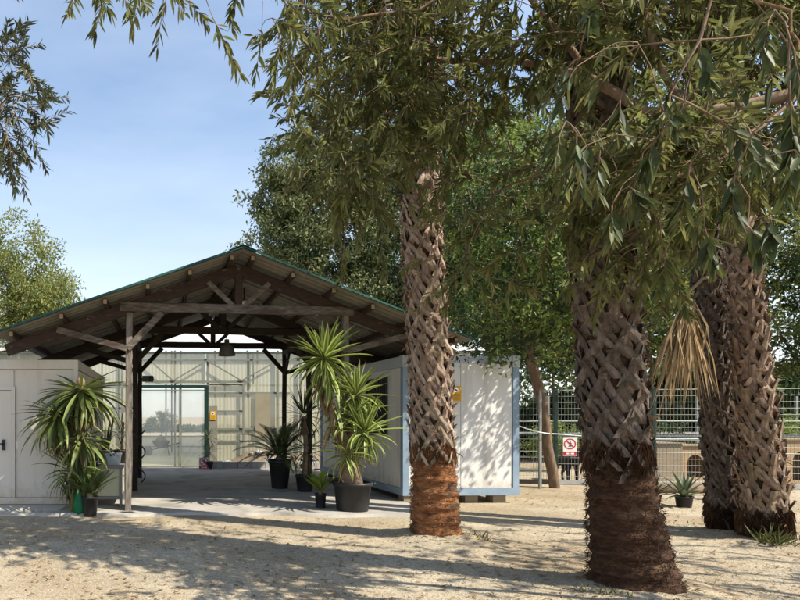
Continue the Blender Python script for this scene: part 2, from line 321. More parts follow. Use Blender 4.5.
M['leaf_dark'] = mat('deep_green_leaf', [(0.03, 0.055, 0.016), (0.075, 0.115, 0.035)], 0.7, bump=0, rough=0.55, island=0.4, transl=0.25, hue=0.015)
M['yucca_mid'] = mat('yucca_leaf_middle', [(0.085, 0.145, 0.03), (0.14, 0.20, 0.045)], 4, bump=0, rough=0.45, rnd=0.3, transl=0.28, spec=0.5)
M['yucca_edge'] = mat('yucca_leaf_margin', [(0.36, 0.42, 0.11), (0.46, 0.50, 0.16)], 4, bump=0, rough=0.45, rnd=0.25, transl=0.30, spec=0.5)
M['yucca_green'] = mat('green_yucca_leaf', [(0.105, 0.145, 0.035), (0.20, 0.235, 0.07)], 3, bump=0, rough=0.45, rnd=0.4, transl=0.25, spec=0.5, hue=0.012)
M['yucca_shade'] = mat('shaded_green_leaf', [(0.035, 0.055, 0.02), (0.07, 0.09, 0.035)], 3, bump=0, rough=0.5, rnd=0.3, transl=0.2)  # leaf green darkened, shade put into the colour
M['yucca_dead'] = mat('dry_yucca_leaf', [(0.21, 0.135, 0.065), (0.34, 0.24, 0.13)], 4, bump=0, rough=0.85, rnd=0.35, transl=0.15)
M['cycad'] = mat('cycad_frond', [(0.045, 0.075, 0.02), (0.085, 0.12, 0.035)], 3, bump=0, rough=0.45, rnd=0.25, transl=0.2, spec=0.5)
M['fern'] = mat('fern_frond', [(0.15, 0.24, 0.035), (0.24, 0.33, 0.06)], 4, bump=0, rough=0.45, rnd=0.2, transl=0.3, spec=0.5)
M['agave'] = mat('agave_leaf', [(0.10, 0.14, 0.075), (0.17, 0.21, 0.12)], 4, bump=0, rough=0.5, rnd=0.25, transl=0.1)
M['yucca_trunk'] = mat('yucca_trunk', [(0.16, 0.11, 0.07), (0.30, 0.225, 0.155)], 9, (1, 1, 2.5), 0.9, 0.7)
M['grass'] = mat('dry_grass', [(0.22, 0.20, 0.07), (0.42, 0.35, 0.17)], 4, bump=0, rough=0.8, island=0.4, transl=0.25)
M['grass_green'] = mat('green_grass', [(0.10, 0.12, 0.035), (0.24, 0.23, 0.09)], 4, bump=0, rough=0.7, island=0.5, transl=0.25)
M['litter'] = mat('dry_leaf', [(0.14, 0.085, 0.04), (0.32, 0.21, 0.11)], 4, bump=0, rough=0.85, island=0.45)

# ------------------------------------------------------------------ the ground
g = MB(); g.add([(-500, -500, 0), (500, -500, 0), (500, 800, 0), (-500, 800, 0)], [(0, 1, 2, 3)])
g.build('ground', M['gravel'], kind='structure')
# concrete floor of the shed with an uneven front edge
fx = np.linspace(-2.6, 4.4, 40); front = 9.55 + 0.10*np.sin(fx*1.3+0.5) + 0.05*np.sin(fx*4.1) + 0.25*np.clip((-fx-0.7)/1.8, 0, 1)
s = MB(); n = len(fx)
s.add([(x, y, 0.0) for x, y in zip(fx, front)] + [(x, y + 0.03, 0.045) for x, y in zip(fx, front)] + [(x, 18.3, 0.045) for x in fx],
      [(i, i+1, n+i+1, n+i) for i in range(n-1)] + [(n+i, n+i+1, 2*n+i+1, 2*n+i) for i in range(n-1)])
s.build('pavement', M['slab'], kind='structure')
SL = 0.045

# ------------------------------------------------------------------ leaf and tree machinery
def unit(a): return a / np.maximum(np.linalg.norm(a, axis=-1, keepdims=True), 1e-9)

def leaf_arrays(P, D, N, L, Wd, droop=0.12, fold=0.12):
    """lanceolate leaves, 8 triangles' worth of outline in 6 points; returns verts, tris"""
    n = len(P); D = unit(D); S = unit(np.cross(D, N)); U = np.cross(S, D)
    L = np.asarray(L).reshape(-1, 1); Wd = np.asarray(Wd).reshape(-1, 1)
    down = np.array([0, 0, -1.0])
    def at(t, w, f): return P + D*L*t + S*Wd*0.5*w + U*Wd*f + down*L*droop*t*t
    pts = [at(0.0, 0, 0), at(0.32, -0.92, fold), at(0.32, 0.92, fold), at(0.34, 0, -fold), at(0.68, -0.72, fold*0.7), at(0.68, 0.72, fold*0.7), at(1.0, 0, 0)]
    v = np.stack(pts, 1).reshape(-1, 3)
    T = np.array([(0, 3, 1), (0, 2, 3), (1, 3, 4), (3, 6, 4), (2, 5, 3), (3, 5, 6)])
    t = (T[None] + (np.arange(n)*7)[:, None, None]).reshape(-1, 3)
    return v, t

def diamond_arrays(P, D, N, L, Wd):
    n = len(P); D = unit(D); S = unit(np.cross(D, N)); U = np.cross(S, D); L = np.asarray(L).reshape(-1, 1); Wd = np.asarray(Wd).reshape(-1, 1)
    v = np.stack([P, P + D*L*0.5 + S*Wd*0.5 + U*L*0.06, P + D*L - U*L*0.08, P + D*L*0.45 - S*Wd*0.5 + U*L*0.06], 1).reshape(-1, 3)
    t = (np.array([(0, 1, 2), (0, 2, 3)])[None] + (np.arange(n)*4)[:, None, None]).reshape(-1, 3)
    return v, t

def rand_dirs(n): return unit(RNG.normal(size=(n, 3)))

def in_poly(x, y, poly):
    c = False; j = len(poly) - 1
    for i in range(len(poly)):
        (xi, yi), (xj, yj) = poly[i], poly[j]
        if (yi > y) != (yj > y) and x < (xj-xi)*(y-yi)/(yj-yi) + xi: c = not c
        j = i
    return c

def poly_targets(poly, n, depth, gap=-9):
    xs = [p[0] for p in poly]; ys = [p[1] for p in poly]; out = []
    while len(out) < n:
        x = random.uniform(min(xs), max(xs)); y = random.uniform(min(ys), max(ys))
        if in_poly(x, y, poly):
            q = W(x, y, depth(x, y))
            if noise.noise(q*1.15 + Vector((3.3, 8.1, 5.7))) > gap: out.append(q)      # gaps between the leafy masses
    return out

class Tree:
    """limbs given as polylines; each spray tip grows back to the nearest wood, so every spray hangs on a real branch"""
    def __init__(s): s.p = []; s.par = []
    def limb(s, pts, start=None, step=0.25):
        pts = [Vector(p) for p in pts]; last = start
        for i, p in enumerate(pts):
            if i == 0:
                if last is None: s.p.append(p); s.par.append(-1); last = len(s.p)-1; continue
                a = s.p[last]
            else: a = pts[i-1]
            k = max(1, int((p - a).length / step))
            for j in range(1, k+1):
                q = a.lerp(p, j/k) + Vector([random.uniform(-.022, .022) for _ in range(3)])*(1 if j < k else 0)
                s.p.append(q); s.par.append(last); last = len(s.p)-1
        return last
    def nearest(s, q):
        a = np.array([tuple(p) for p in s.p]); return int(np.argmin(((a - np.array(q))**2).sum(1)))
    def grow(s, targets, step=0.22, sag=0.0, up_bias=0.0):
        tips = []
        base = np.array([tuple(p) for p in s.p])
        order = sorted(targets, key=lambda t: ((base - np.array(t))**2).sum(1).min())
        buf = np.empty((len(s.p) + len(targets)*60, 3)); buf[:len(s.p)] = base; n = len(s.p)
        for t in order:
            d = ((buf[:n] - np.array(t) + np.array([0, 0, up_bias]))**2).sum(1); i = int(np.argmin(d)); a = s.p[i]
            k = max(2, int((t - a).length / step)); last = i
            side = Vector([random.uniform(-1, 1) for _ in range(3)])*0.10*(t - a).length
            for j in range(1, k+1):
                u = j/k; q = a.lerp(t, u) + (side + Vector((0, 0, sag*(t-a).length)))*math.sin(math.pi*u)
                if n < len(buf): buf[n] = q; n += 1
                s.p.append(q); s.par.append(last); last = len(s.p)-1
            tips.append(last)
        return tips
    def radii(s, tip=0.0035, power=2.3, cap=0.2):
        w = [0.0]*len(s.p); kids = [0]*len(s.p)
        for i in range(len(s.p)-1, -1, -1):
            if w[i] == 0: w[i] = tip**power
            if s.par[i] >= 0: w[s.par[i]] += w[i]
        return [min(cap, x**(1/power)) for x in w]
    def wood(s, thick=0.012, **rk):
        """thick wood as 7-sided and thin wood as 3-sided tubes, one quad strip for each step"""
        r = s.radii(**rk); big, small = MB(), MB(); s.r = r
        kids = {}
        for i, pa in enumerate(s.par):
            if pa >= 0: kids.setdefault(pa, []).append(i)
        starts = [(i, None) for i, pa in enumerate(s.par) if pa < 0]
        done = set()
        while starts:
            i, pa = starts.pop(); path = ([pa] if pa is not None else []) + [i]
            while i in kids:
                ks = sorted(kids[i], key=lambda k: -r[k])
                for k in ks[1:]: starts.append((k, i))
                i = ks[0]; path.append(i)
            if len(path) < 2: continue
            rr = [min(r[k], r[path[1]]*1.02) if k == pa else r[k] for k in path]
            (big if rr[0] > thick else small).tube([s.p[k] for k in path], rr, 7 if rr[0] > thick else 3, caps=False)
        return big, small

def sprays(tree, tips, nleaf, length, L, ratio, gravity=0.6, spread=0.8):
    """leafy drooping twig ends; returns leaf arrays P, D, N, L, W and the twig mesh"""
    P, D, N, LL, WW = [], [], [], [], []; tw = MB()
    for i in tips:
        p = tree.p[i]; q = tree.p[tree.par[i]]; d = (p - q).normalized()
        d = (d + Vector((random.uniform(-.5, .5), random.uniform(-.5, .5), -gravity*random.uniform(.3, 1.1)))).normalized()
        ln = length*random.uniform(.6, 1.25); k = 5; pts = [p]; c = p.copy(); dd = d.copy()
        for _ in range(k):
            dd = (dd + Vector((random.uniform(-.12, .12), random.uniform(-.12, .12), -gravity*0.22))).normalized(); c = c + dd*ln/k; pts.append(c.copy())
        tw.tube(pts, [0.0046, 0.004, 0.0034, 0.0028, 0.0022, 0.0014], 3, caps=False)
        m = max(3, int(nleaf*random.uniform(.65, 1.3)))
        for a in range(m):
            u = (a + random.random())/m; u = 0.12 + 0.88*u; f = u*k; j = min(k-1, int(f)); pos = pts[j].lerp(pts[j+1], f-j); ax = (pts[j+1]-pts[j]).normalized()
            o = Vector([random.gauss(0, 1) for _ in range(3)]); o = (o - ax*o.dot(ax)).normalized()
            ld = (ax*(0.55+0.35*u) + o*spread*random.uniform(.45, 1.05) + Vector((0, 0, -gravity*random.uniform(.35, .95)))).normalized()
            P.append(pos); D.append(ld); N.append((o*0.5 + Vector((random.uniform(-.6, .6), random.uniform(-.6, .6), random.uniform(.2, 1)))).normalized())
            l = L*random.uniform(.62, 1.18); LL.append(l); WW.append(l*ratio*random.uniform(.8, 1.2))
    A = lambda x: np.array([tuple(q) for q in x])
    return A(P), A(D), A(N), np.array(LL), np.array(WW), tw

def clump_leaves(tree, tips, per, rad, L, ratio):
    c = np.array([tuple(tree.p[i]) for i in tips]); c = np.repeat(c, per, 0); n = len(c)
    P = c + rand_dirs(n)*(rad*RNG.random((n, 1))**0.55)*np.array([1, 1, .8])
    D = unit(rand_dirs(n) + np.array([0, 0, -0.35])); N = unit(rand_dirs(n)*0.8 + np.array([0, 0, 1.0]))
    l = L*RNG.uniform(.6, 1.25, n)
    return P, D, N, l, l*ratio*RNG.uniform(.75, 1.2, n)

def lobed_targets(lobes, n, shell=0.55):
    vol = np.array([l[1][0]*l[1][1]*l[1][2] for l in lobes])**0.75; out = []
    for k in RNG.choice(len(lobes), n, p=vol/vol.sum()):
        c, r = lobes[k]; d = unit(RNG.normal(size=3)); q = (shell + (1-shell)*RNG.random()**0.6)
        out.append(Vector(c) + Vector(d*np.array(r)*q))
    return [t for t in out if t.z > 0.5]

def bg_tree(name, label, trunk, limbs, lobes, ntips, per, rad, L, ratio, leafmat, bark='bark_brown', group=None, cat='tree', shell=0.5, tip=0.006, second=None, share=.45):
    root = empty(name, trunk[0], label=label, cat=cat, group=group)
    t = Tree(); e = t.limb(trunk, step=0.4)
    for l in limbs: t.limb(l, start=t.nearest(l[0]), step=0.4)
    tips = t.grow(lobed_targets(lobes, ntips, shell), step=0.4, sag=0.05, up_bias=0.0)
    big, small = t.wood(thick=0.03, tip=tip, cap=0.22)
    big.build('trunk', M[bark], root); small.build('branches', M[bark], root, kind='stuff')
    cut = int(len(tips)*share) if second else 0
    if second: random.shuffle(tips)
    for mm, tp_, lsc in ((second, tips[:cut], .85), (leafmat, tips[cut:], 1.0)):
        if not tp_: continue
        P, D, N, l, w = clump_leaves(t, tp_, per, rad, L*lsc, ratio)
        v, tr = diamond_arrays(P, D, N, l, w)
        link('crown', np_mesh('crown', v, tr, M[mm]), root, kind='stuff')
    return root

# ------------------------------------------------------------------ the open timber shed
AX, YF, YB = 1.27, 9.3, 16.0           # ridge x, front and back roof edge
APEX, SLOPE, HALF = 4.25, 0.366, 3.84
def roof_z(dx): return APEX - SLOPE*abs(dx)
shed = empty('timber_shed', (AX, 9.9, 0), label='open timber shed with low gabled corrugated roof on weathered posts', cat='shed')
def shed_part(name, m, fn, **k):
    b = MB(); fn(b); skew(b); return b.build(name, m, shed, **k)
# corrugated sheets: ribs run down the slope; one object per sheet
nrib = 5; sw = (YB - YF)/7
for side in (-1, 1):
    for k in range(7):
        y0 = YF + k*sw; prof = []
        for r_ in range(nrib):
            yb = y0 + r_*sw/nrib; pw = sw/nrib
            prof += [(yb, 0), (yb + pw*.42, 0), (yb + pw*.52, .032), (yb + pw*.88, .032)]
        prof.append((y0 + sw + .02, 0 if k < 6 else 0.0))
        for nm, mt_, off in (('roof_sheet', 'sheet_under', 0.0), ('roof_coating', 'sheet_top', 0.008)):
            b = MB(); m_ = len(prof); x0, x1 = 0.0, HALF + (0.012 if off else 0)
            lift = off + 0.003*(k % 2)
            b.add([(AX + side*x0, y, roof_z(x0) + z + lift) for y, z in prof] + [(AX + side*x1, y, roof_z(x1) + z + lift) for y, z in prof],
                  [(i, i+1, m_+i+1, m_+i) for i in range(m_-1)])
            if off:  # turned-down green verge and eave edge
                if k == 0:
                    b.add([(AX + side*x0, YF-.008, roof_z(x0)+.042), (AX + side*x1, YF-.008, roof_z(x1)+.042), (AX + side*x1, YF-.008, roof_z(x1)+.012), (AX + side*x0, YF-.008, roof_z(x0)+.012)], [(0, 1, 2, 3)])
            skew(b)
            if off: b.build('roof_coating', M['sheet_top'], sheet)
            else: sheet = b.build('roof_sheet', M['sheet_under'], shed)
shed_part('ridge_cap', M['sheet_top'], lambda b: b.add(
    [(AX-.22, YF-.03, roof_z(.22)+.05), (AX, YF-.03, APEX+.06), (AX+.22, YF-.03, roof_z(.22)+.05), (AX-.22, YB+.03, roof_z(.22)+.05), (AX, YB+.03, APEX+.06), (AX+.22, YB+.03, roof_z(.22)+.05)], [(0, 1, 4, 3), (1, 2, 5, 4)]))
# purlins under the sheets
for side in (-1, 1):
    for i, dx in enumerate((0.17, 0.84, 1.51, 2.18, 2.85, 3.62)):
        z = roof_z(dx) - .055
        p = shed_part('purlin', M['wood_red'], lambda b: b.beam((AX+side*dx, YF+.12+.03*(i % 2), z), (AX+side*dx, YB-.1, z), .07, .09, ch=.008))
        b = MB(); b.beam((AX+side*dx, YF+.115+.03*(i % 2), z), (AX+side*dx, YF+.118+.03*(i % 2), z), .055, .07); skew(b); b.build('purlin_end', M['wood_pale'], p)
RH, PT = .19, .105                      # rafter depth, purlin allowance
def raf_z(dx): return roof_z(dx) - PT - RH/2
trusses = [9.9, 12.45, 15.05]
for ti, ty in enumerate(trusses):
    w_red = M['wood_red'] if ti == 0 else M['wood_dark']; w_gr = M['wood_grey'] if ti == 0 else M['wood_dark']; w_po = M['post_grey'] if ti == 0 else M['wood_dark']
    for side in (-1, 1):
        shed_part('rafter', w_red, lambda b: b.beam((AX+side*.02, ty, raf_z(0)), (AX+side*3.80, ty, raf_z(3.80)), .09, RH, ch=.01, seg=6, wob=.004))
        px_ = AX + side*1.85
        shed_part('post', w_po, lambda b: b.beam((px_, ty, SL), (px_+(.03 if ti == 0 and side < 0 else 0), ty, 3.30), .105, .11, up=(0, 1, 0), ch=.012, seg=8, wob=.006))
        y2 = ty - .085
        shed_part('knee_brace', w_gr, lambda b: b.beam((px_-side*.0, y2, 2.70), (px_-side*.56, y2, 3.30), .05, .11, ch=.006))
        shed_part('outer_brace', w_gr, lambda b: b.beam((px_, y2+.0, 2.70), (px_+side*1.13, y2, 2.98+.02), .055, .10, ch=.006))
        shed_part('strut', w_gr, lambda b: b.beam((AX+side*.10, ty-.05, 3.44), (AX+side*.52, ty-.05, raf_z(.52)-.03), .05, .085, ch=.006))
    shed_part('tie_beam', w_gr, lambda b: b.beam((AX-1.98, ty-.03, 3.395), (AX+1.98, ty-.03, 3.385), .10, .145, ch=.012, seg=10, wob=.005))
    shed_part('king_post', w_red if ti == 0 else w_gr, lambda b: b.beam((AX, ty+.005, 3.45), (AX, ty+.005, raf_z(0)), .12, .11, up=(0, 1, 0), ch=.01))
# lengthwise braces along the post rows
for side in (-1, 1):
    for a, b_ in ((9.9, 12.45), (12.45, 15.05)):
        x = AX + side*1.85
        shed_part('wall_plate', M['wood_dark'], lambda b: b.beam((x, a+.06, 3.22), (x, b_-.06, 3.22), .08, .12, ch=.008))
        shed_part('side_brace', M['wood_dark'], lambda b: b.beam((x, b_-.06, 2.6), (x, b_-.62, 3.18), .05, .09))
# bell lamp on the second truss
lamp = empty('pendant_lamp', (AX+.06, 12.5, 2.85), label='grey bell shaped pendant lamp hanging below the shed roof', cat='lamp')
b = MB(); b.lathe((AX+.06, 12.5, 2.855), [(.178, 0), (.172, .05), (.155, .13), (.125, .20), (.075, .235), (.055, .25), (.05, .34)], 24, capb=False); b.build('lamp_shade', mat('grey_enamel', [(.10, .095, .085), (.15, .14, .125)], 4, rough=.5, bump=.05), lamp)
b = MB(); b.tube([(AX+.06, 12.5, 3.19), (AX+.06, 12.5, 3.5)], .012, 8); b.build('lamp_stem', M['dark_metal'], lamp)
b = MB(); b.lathe((AX+.06, 12.5, 2.87), [(.02, 0), (.045, .02), (.05, .06), (.03, .13)], 14); b.build('bulb', M['white'], lamp)
sl = empty('ceiling_lamp', (AX+.25, 11.6, 3.95), label='small round white lamp under the shed ridge', cat='lamp')
b = MB(); b.lathe((AX+.33, 11.8, 3.80), [(.03, -.015), (.10, 0), (.12, .03), (.10, .06)], 18); b.build('lamp_globe', M['white'], sl)
b = MB(); b.tube([(AX+.33, 11.8, 3.86), (AX+.33, 11.8, 4.12)], .016, 8); b.build('lamp_bracket', M['dark_metal'], sl)
# floodlight on the dark post
fl = empty('floodlight', (-.46, 12.3, 2.35), label='small black floodlight clamped to the dark inner post of the shed', cat='floodlight')
b = MB(); b.box((-.42, 12.2, 2.3), (-.28, 12.3, 2.42)); b.build('lamp_body', M['black'], fl)
b = MB(); b.tube([(-.50, 12.33, 2.36), (-.34, 12.31, 2.36)], .018, 8); b.build('arm', M['black'], fl)
b = MB(); b.lathe((-.24, 12.25, 2.3), [(.04, 0), (.055, .05), (.04, .12)], 12); b.build('sensor', M['black'], fl)

# ------------------------------------------------------------------ cabin with cream walls (under the left eave)
cb = empty('site_cabin', (-1.445, 10.2, 0), label='cream site cabin with door beside drooping yucca', cat='cabin')
X1, X0, Yc0, Yc1, Zc0, Zc1 = -1.445, -6.4, 10.2, 14.9, .12, 2.555
b = MB(); b.box((X0+.05, Yc0+.05, Zc0), (X1-.05, Yc1-.05, Zc1-.05)); b.build('wall', M['cabin_cream'], cb)
for k in range(5):   # wall panels, seams between
    xa = X1 - .10 - k*1.0
    b = MB(); w_ = 1.0 if k else .97
    b.box((xa - w_ + .012, Yc0+.028, Zc0+.10), (xa, Yc0+.048, Zc1-.165)); b.build('wall_panel', M['cabin_cream'], cb)
for k in range(4):
    ya = Yc0+.12 + k*1.12
    b = MB(); b.box((X1-.048, ya, Zc0+.10), (X1-.03, ya+1.10, Zc1-.165)); b.build('wall_panel', M['cabin_cream'], cb)
b = MB(); b.box((X0, Yc0, Zc1-.155), (X1, Yc0+.14, Zc1)); b.box((X1-.14, Yc0+.14, Zc1-.155), (X1, Yc1, Zc1)); b.box((X0, Yc1-.1, Zc1-.155), (X1-.14, Yc1, Zc1)); b.box((X0+.1, Yc0+.14, Zc1-.12), (X1-.14, Yc1-.1, Zc1-.03)); b.build('roof_rim', M['cabin_cream'], cb)
b = MB(); b.box((X1-.095, Yc0+.003, Zc0), (X1-.003, Yc0+.10, Zc1-.155)); b.build('corner_post', M['cabin_cream'], cb)
b = MB(); b.box((X0, Yc0+.004, Zc0-.02), (X1-.097, Yc0+.1, Zc0+.095)); b.box((X1-.1, Yc0+.103, Zc0-.02), (X1-.004, Yc1, Zc0+.095)); b.build('floor_rim', M['cabin_cream'], cb)
dr = MB(); dr.box((-3.55, Yc0+.008, Zc0+.10), (-2.54, Yc0+.035, 2.06)); dr = dr.build('door', M['cabin_cream'], cb)
b = MB(); b.box((-2.575, Yc0-.008, Zc0+.10), (-2.515, Yc0+.03, 2.10)); b.box((-3.6, Yc0-.008, 2.04), (-2.575, Yc0+.03, 2.10)); b.build('door_frame', M['cabin_cream'], dr)
b = MB(); b.box((-2.578, Yc0+.002, Zc0+.10), (-2.572, Yc0+.012, 2.05)); b.box((-3.55, Yc0+.002, 2.030), (-2.578, Yc0+.012, 2.038)); b.build('door_seal', M['ink'], dr)
b = MB(); b.box((-2.73, Yc0-.03, 1.02), (-2.685, Yc0+.008, 1.20)); b.tube([(-2.705, Yc0-.03, 1.13), (-2.705, Yc0-.07, 1.13), (-2.80, Yc0-.075, 1.13)], .012, 8); b.build('handle', M['black'], dr)
b = MB(); b.add([(-6.5, 9.75, .03), (-2.05, 9.62, .012), (-1.75, 9.7, .03), (-1.6, 10.3, .10), (-6.5, 10.3, .10), (-6.5, 9.72, -.02), (-2.05, 9.59, -.02), (-1.72, 9.68, -.02), (-1.57, 10.3, -.02)],
                [(0, 1, 4), (1, 2, 3), (1, 3, 4), (0, 5, 6, 1), (1, 6, 7, 2), (2, 7, 8, 3)]); b.build('cabin_plinth', M['apron'], kind='structure')

# ------------------------------------------------------------------ white cabin with blue-grey corners
wc = empty('site_cabin', (4.36, 10.9, 0), R(2.6), label='white site cabin with blue-grey steel corners and barred window', cat='cabin')
wd, ln, zb, zt = 2.17, 4.9, .15, 2.70
def wpart(name, m, fn, parent=wc, **k):
    b = MB(); fn(b); me = b.mesh(name); me.materials.append(m); return link(name, me, parent, world_space=False, **k)
wpart('wall', M['cabin_white'], lambda b: b.box((.04, .04, zb+.02), (wd-.04, ln-.04, zt-.1)))
for k in range(2):
    wpart('wall_panel', M['cabin_white'], lambda b: b.box((.115+k*.975, .018, zb+.13), (.115+k*.975+.965, .038, zt-.135)))
for k in range(4):
    wpart('wall_panel', M['cabin_white'], lambda b: b.box((.016, .13+k*1.16, zb+.13), (.038, .13+k*1.16+1.15, zt-.21)))
for (xx, yy) in ((0, 0), (wd-.11, 0), (0, ln-.11), (wd-.11, ln-.11)):
    wpart('corner_post', M['cabin_blue'], lambda b: b.box((xx, yy, zb+.125), (xx+.11, yy+.11, zt-.205)))
    wpart('corner_block', M['cabin_rim'], lambda b: b.box((xx-.012, yy-.012, zt-.205), (xx+.122, yy+.122, zt+.005)))
wpart('floor_rim', M['cabin_blue'], lambda b: (b.box((-.004, -.004, zb), (wd+.004, .10, zb+.125)), b.box((-.004, .10, zb), (.10, ln, zb+.125)), b.box((wd-.10, .10, zb), (wd+.004, ln, zb+.125))))
wpart('roof_rim', M['cabin_rim'], lambda b: (b.box((.122, .0, zt-.13), (wd-.122, .10, zt-.004)), b.box((.0, .122, zt-.205), (.10, ln-.122, zt-.004)), b.box((wd-.10, .122, zt-.13), (wd, ln-.122, zt-.004)), b.box((.1, .1, zt-.1), (wd-.1, ln-.1, zt-.03))))
win = wpart('window', M['ink'], lambda b: b.box((.004, .72, 1.24), (.03, 1.72, 2.33)))
wpart('window_frame', M['dark_metal'], lambda b: (b.box((-.014, .70, 1.21), (.012, 1.74, 1.25)), b.box((-.014, .70, 2.32), (.012, 1.74, 2.36)), b.box((-.014, .69, 1.21), (.012, .73, 2.36)), b.box((-.014, 1.71, 1.21), (.012, 1.75, 2.36))), win)
for k in range(11):
    wpart('window_bar', M['dark_metal'], lambda b: b.box((-.03, .76+k*.094, 1.25), (-.015, .775+k*.094, 2.33)), win)
for (xx, yy) in ((.15, .15), (1.85, .2), (.15, 4.5), (1.85, 4.5), (1.35, .25)):
    wpart('support_block', M['ply_dull'], lambda b: b.box((xx-.12, yy-.12, 0.0), (xx+.12, yy+.12, zb)))
def yellow_sign(name, o, r, w, h, label, parent_rot=0):
    """yellow notice with a picture panel and rows of print; o = lower left corner, facing the camera"""
    root = empty(name, o, parent_rot, label=label, cat='sign')
    def sp(n, m, lo, hi):
        b = MB(); b.box(lo, hi); me = b.mesh(n); me.materials.append(m); return link(n, me, root, world_space=False)
    sp('board', M['yellow'], (0, -.012, 0), (w, 0, h))
    sp('picture_panel', M['white'], (w*.22, -.015, h*.60), (w*.76, -.012, h*.90))
    b = MB(); b.add([(w*.34, -.018, h*.79), (w*.44, -.018, h*.83), (w*.56, -.018, h*.77), (w*.66, -.018, h*.64), (w*.52, -.018, h*.67), (w*.38, -.018, h*.72)], [(0, 5, 4, 3, 2, 1)])
    me = b.mesh('symbol'); me.materials.append(M['ink']); link('symbol', me, root, world_space=False)
    for k in range(4): sp('print_row', M['ochre'], (w*.17, -.014, h*(.10+k*.115)), (w*(.85-.06*(k % 2)), -.012, h*(.135+k*.115)))
    return root
c3 = W(451, 401, 10.93); yellow_sign('notice_sign', (c3.x, 10.9+.045+.013-.02, c3.z), 0, .19, .27, 'yellow notice sign on the white cabin wall', R(2.6))

for k in range(2):
    for z in (zb+.2, zt-.2):
        for x in (.16, .55, .95):
            wpart('screw_head', M['galv'], lambda b: b.box((.115+k*.975+x-.008, .012, z-.008), (.115+k*.975+x+.008, .018, z+.008)))
# ------------------------------------------------------------------ greenhouse behind the shed
YG = 18.5
gh = empty('greenhouse', (2, YG, 0), label='milky plastic greenhouse with white roof behind the shed', cat='greenhouse')
def gpart(name, m, fn, parent=gh, **k):
    b = MB(); fn(b); return b.build(name, m, parent, **k)
def gx(px): return (px - PX)/F*YG
def gz(py): return EYE + (PY - py)/F*YG
def corr(b, x0, x1, z0, z1, y, pitch=.11, amp=.007):
    k = max(2, int((x1-x0)/pitch*2)); xs = np.linspace(x0, x1, k+1)
    b.add([(x, y + amp*(i % 2), z0) for i, x in enumerate(xs)] + [(x, y + amp*(i % 2), z1) for i, x in enumerate(xs)], [(i, i+1, k+2+i, k+1+i) for i in range(k)])
ztop = gz(352); dl, drr = gx(136), gx(205)
for x0, x1 in ((-6.4, -4.2), (-4.2, -2.4), (-2.4, dl-.02)): gpart('wall_sheet', M['film_wall'], lambda b: corr(b, x0, x1, .05, ztop, YG))
gpart('wall_sheet', M['film_wall'], lambda b: corr(b, dl-.02, drr+.02, gz(384), ztop, YG))
for x0, x1 in ((drr+.03, gx(243)), (gx(243), gx(277)), (gx(277), gx(320)), (gx(320), 9.5)): gpart('wall_sheet', M['film_wall'], lambda b: corr(b, x0, x1, .05, ztop, YG))
# roof sheets, sloping up to the back
for k in range(10):
    x0 = -6.6 + k*1.65
    def rs(b):
        n_ = 12; xs = np.linspace(x0, x0+1.645, n_+1)
        ys = [(YG-.15, ztop+.02), (YG+2.2, ztop+1.25), (YG+4.6, ztop+2.0), (YG+7, ztop+2.25)]
        for (ya, za), (yb, zb_) in zip(ys[:-1], ys[1:]):
            b.add([(x, ya, za + .02*(i % 2)) for i, x in enumerate(xs)] + [(x, yb, zb_ + .02*(i % 2)) for i, x in enumerate(xs)], [(i, i+1, n_+2+i, n_+1+i) for i in range(n_)])
    gpart('roof_sheet', M['film_roof'], rs)
for xx in np.linspace(-6.4, 9.4, 8):
    gpart('roof_hoop', M['rail'], lambda b: b.tube([(xx, YG+.05, 0), (xx, YG+.05, ztop-.03), (xx, YG+2.2, ztop+1.2), (xx, YG+4.6, ztop+1.95), (xx, YG+7, ztop+2.2), (xx, YG+7, 0)], .03, 6))
def rail(x0, x1, z, h=.05, y=YG-.05, m='rail', nm='rail'): gpart(nm, M[m], lambda b: b.box((x0, y, z-h/2), (x1, y+.04, z+h/2)))
def stud(x, z0, z1, w=.05, y=YG-.055, m='rail', nm='stud'): gpart(nm, M[m], lambda b: b.box((x-w/2, y, z0), (x+w/2, y+.045, z1)))
rail(-6.4, 9.4, ztop-.03, .06, YG-.06); rail(gx(104), gx(300), gz(360), .05); rail(gx(145), gx(249), gz(382), .07, YG-.12)
rail(gx(207), gx(290), gz(393), .05); rail(gx(209), gx(243), gz(384.5), .04, YG-.07); rail(gx(217), gx(243), gz(411), .04); rail(gx(209), gx(290), gz(429), .06); rail(gx(217), gx(243), gz(441), .04)
rail(gx(60), gx(136), gz(384), .06); rail(gx(60), gx(136), gz(408), .05); rail(gx(60), gx(136), gz(432), .05)
stud(gx(207.5), gz(386), ztop-.06, .05, YG-.1); stud(gx(243), .05, gz(384), .06, YG-.11); stud(gx(277), .05, ztop-.06, .07, YG-.1); stud(gx(122), .05, ztop-.06, .06, YG-.1); stud(gx(253), gz(384), ztop-.06, .04, YG-.1); stud(gx(300), .05, ztop-.06, .06, YG-.1); stud(gx(90), .05, ztop-.06, .06, YG-.1)
for xa, xb in ((207, 173), (207, 241), (150, 173), (277, 241)):
    gpart('diagonal_brace', M['rail'], lambda b: b.beam((gx(xa), YG-.13, gz(361)), (gx(xb), YG-.13, gz(381)), .03, .04))
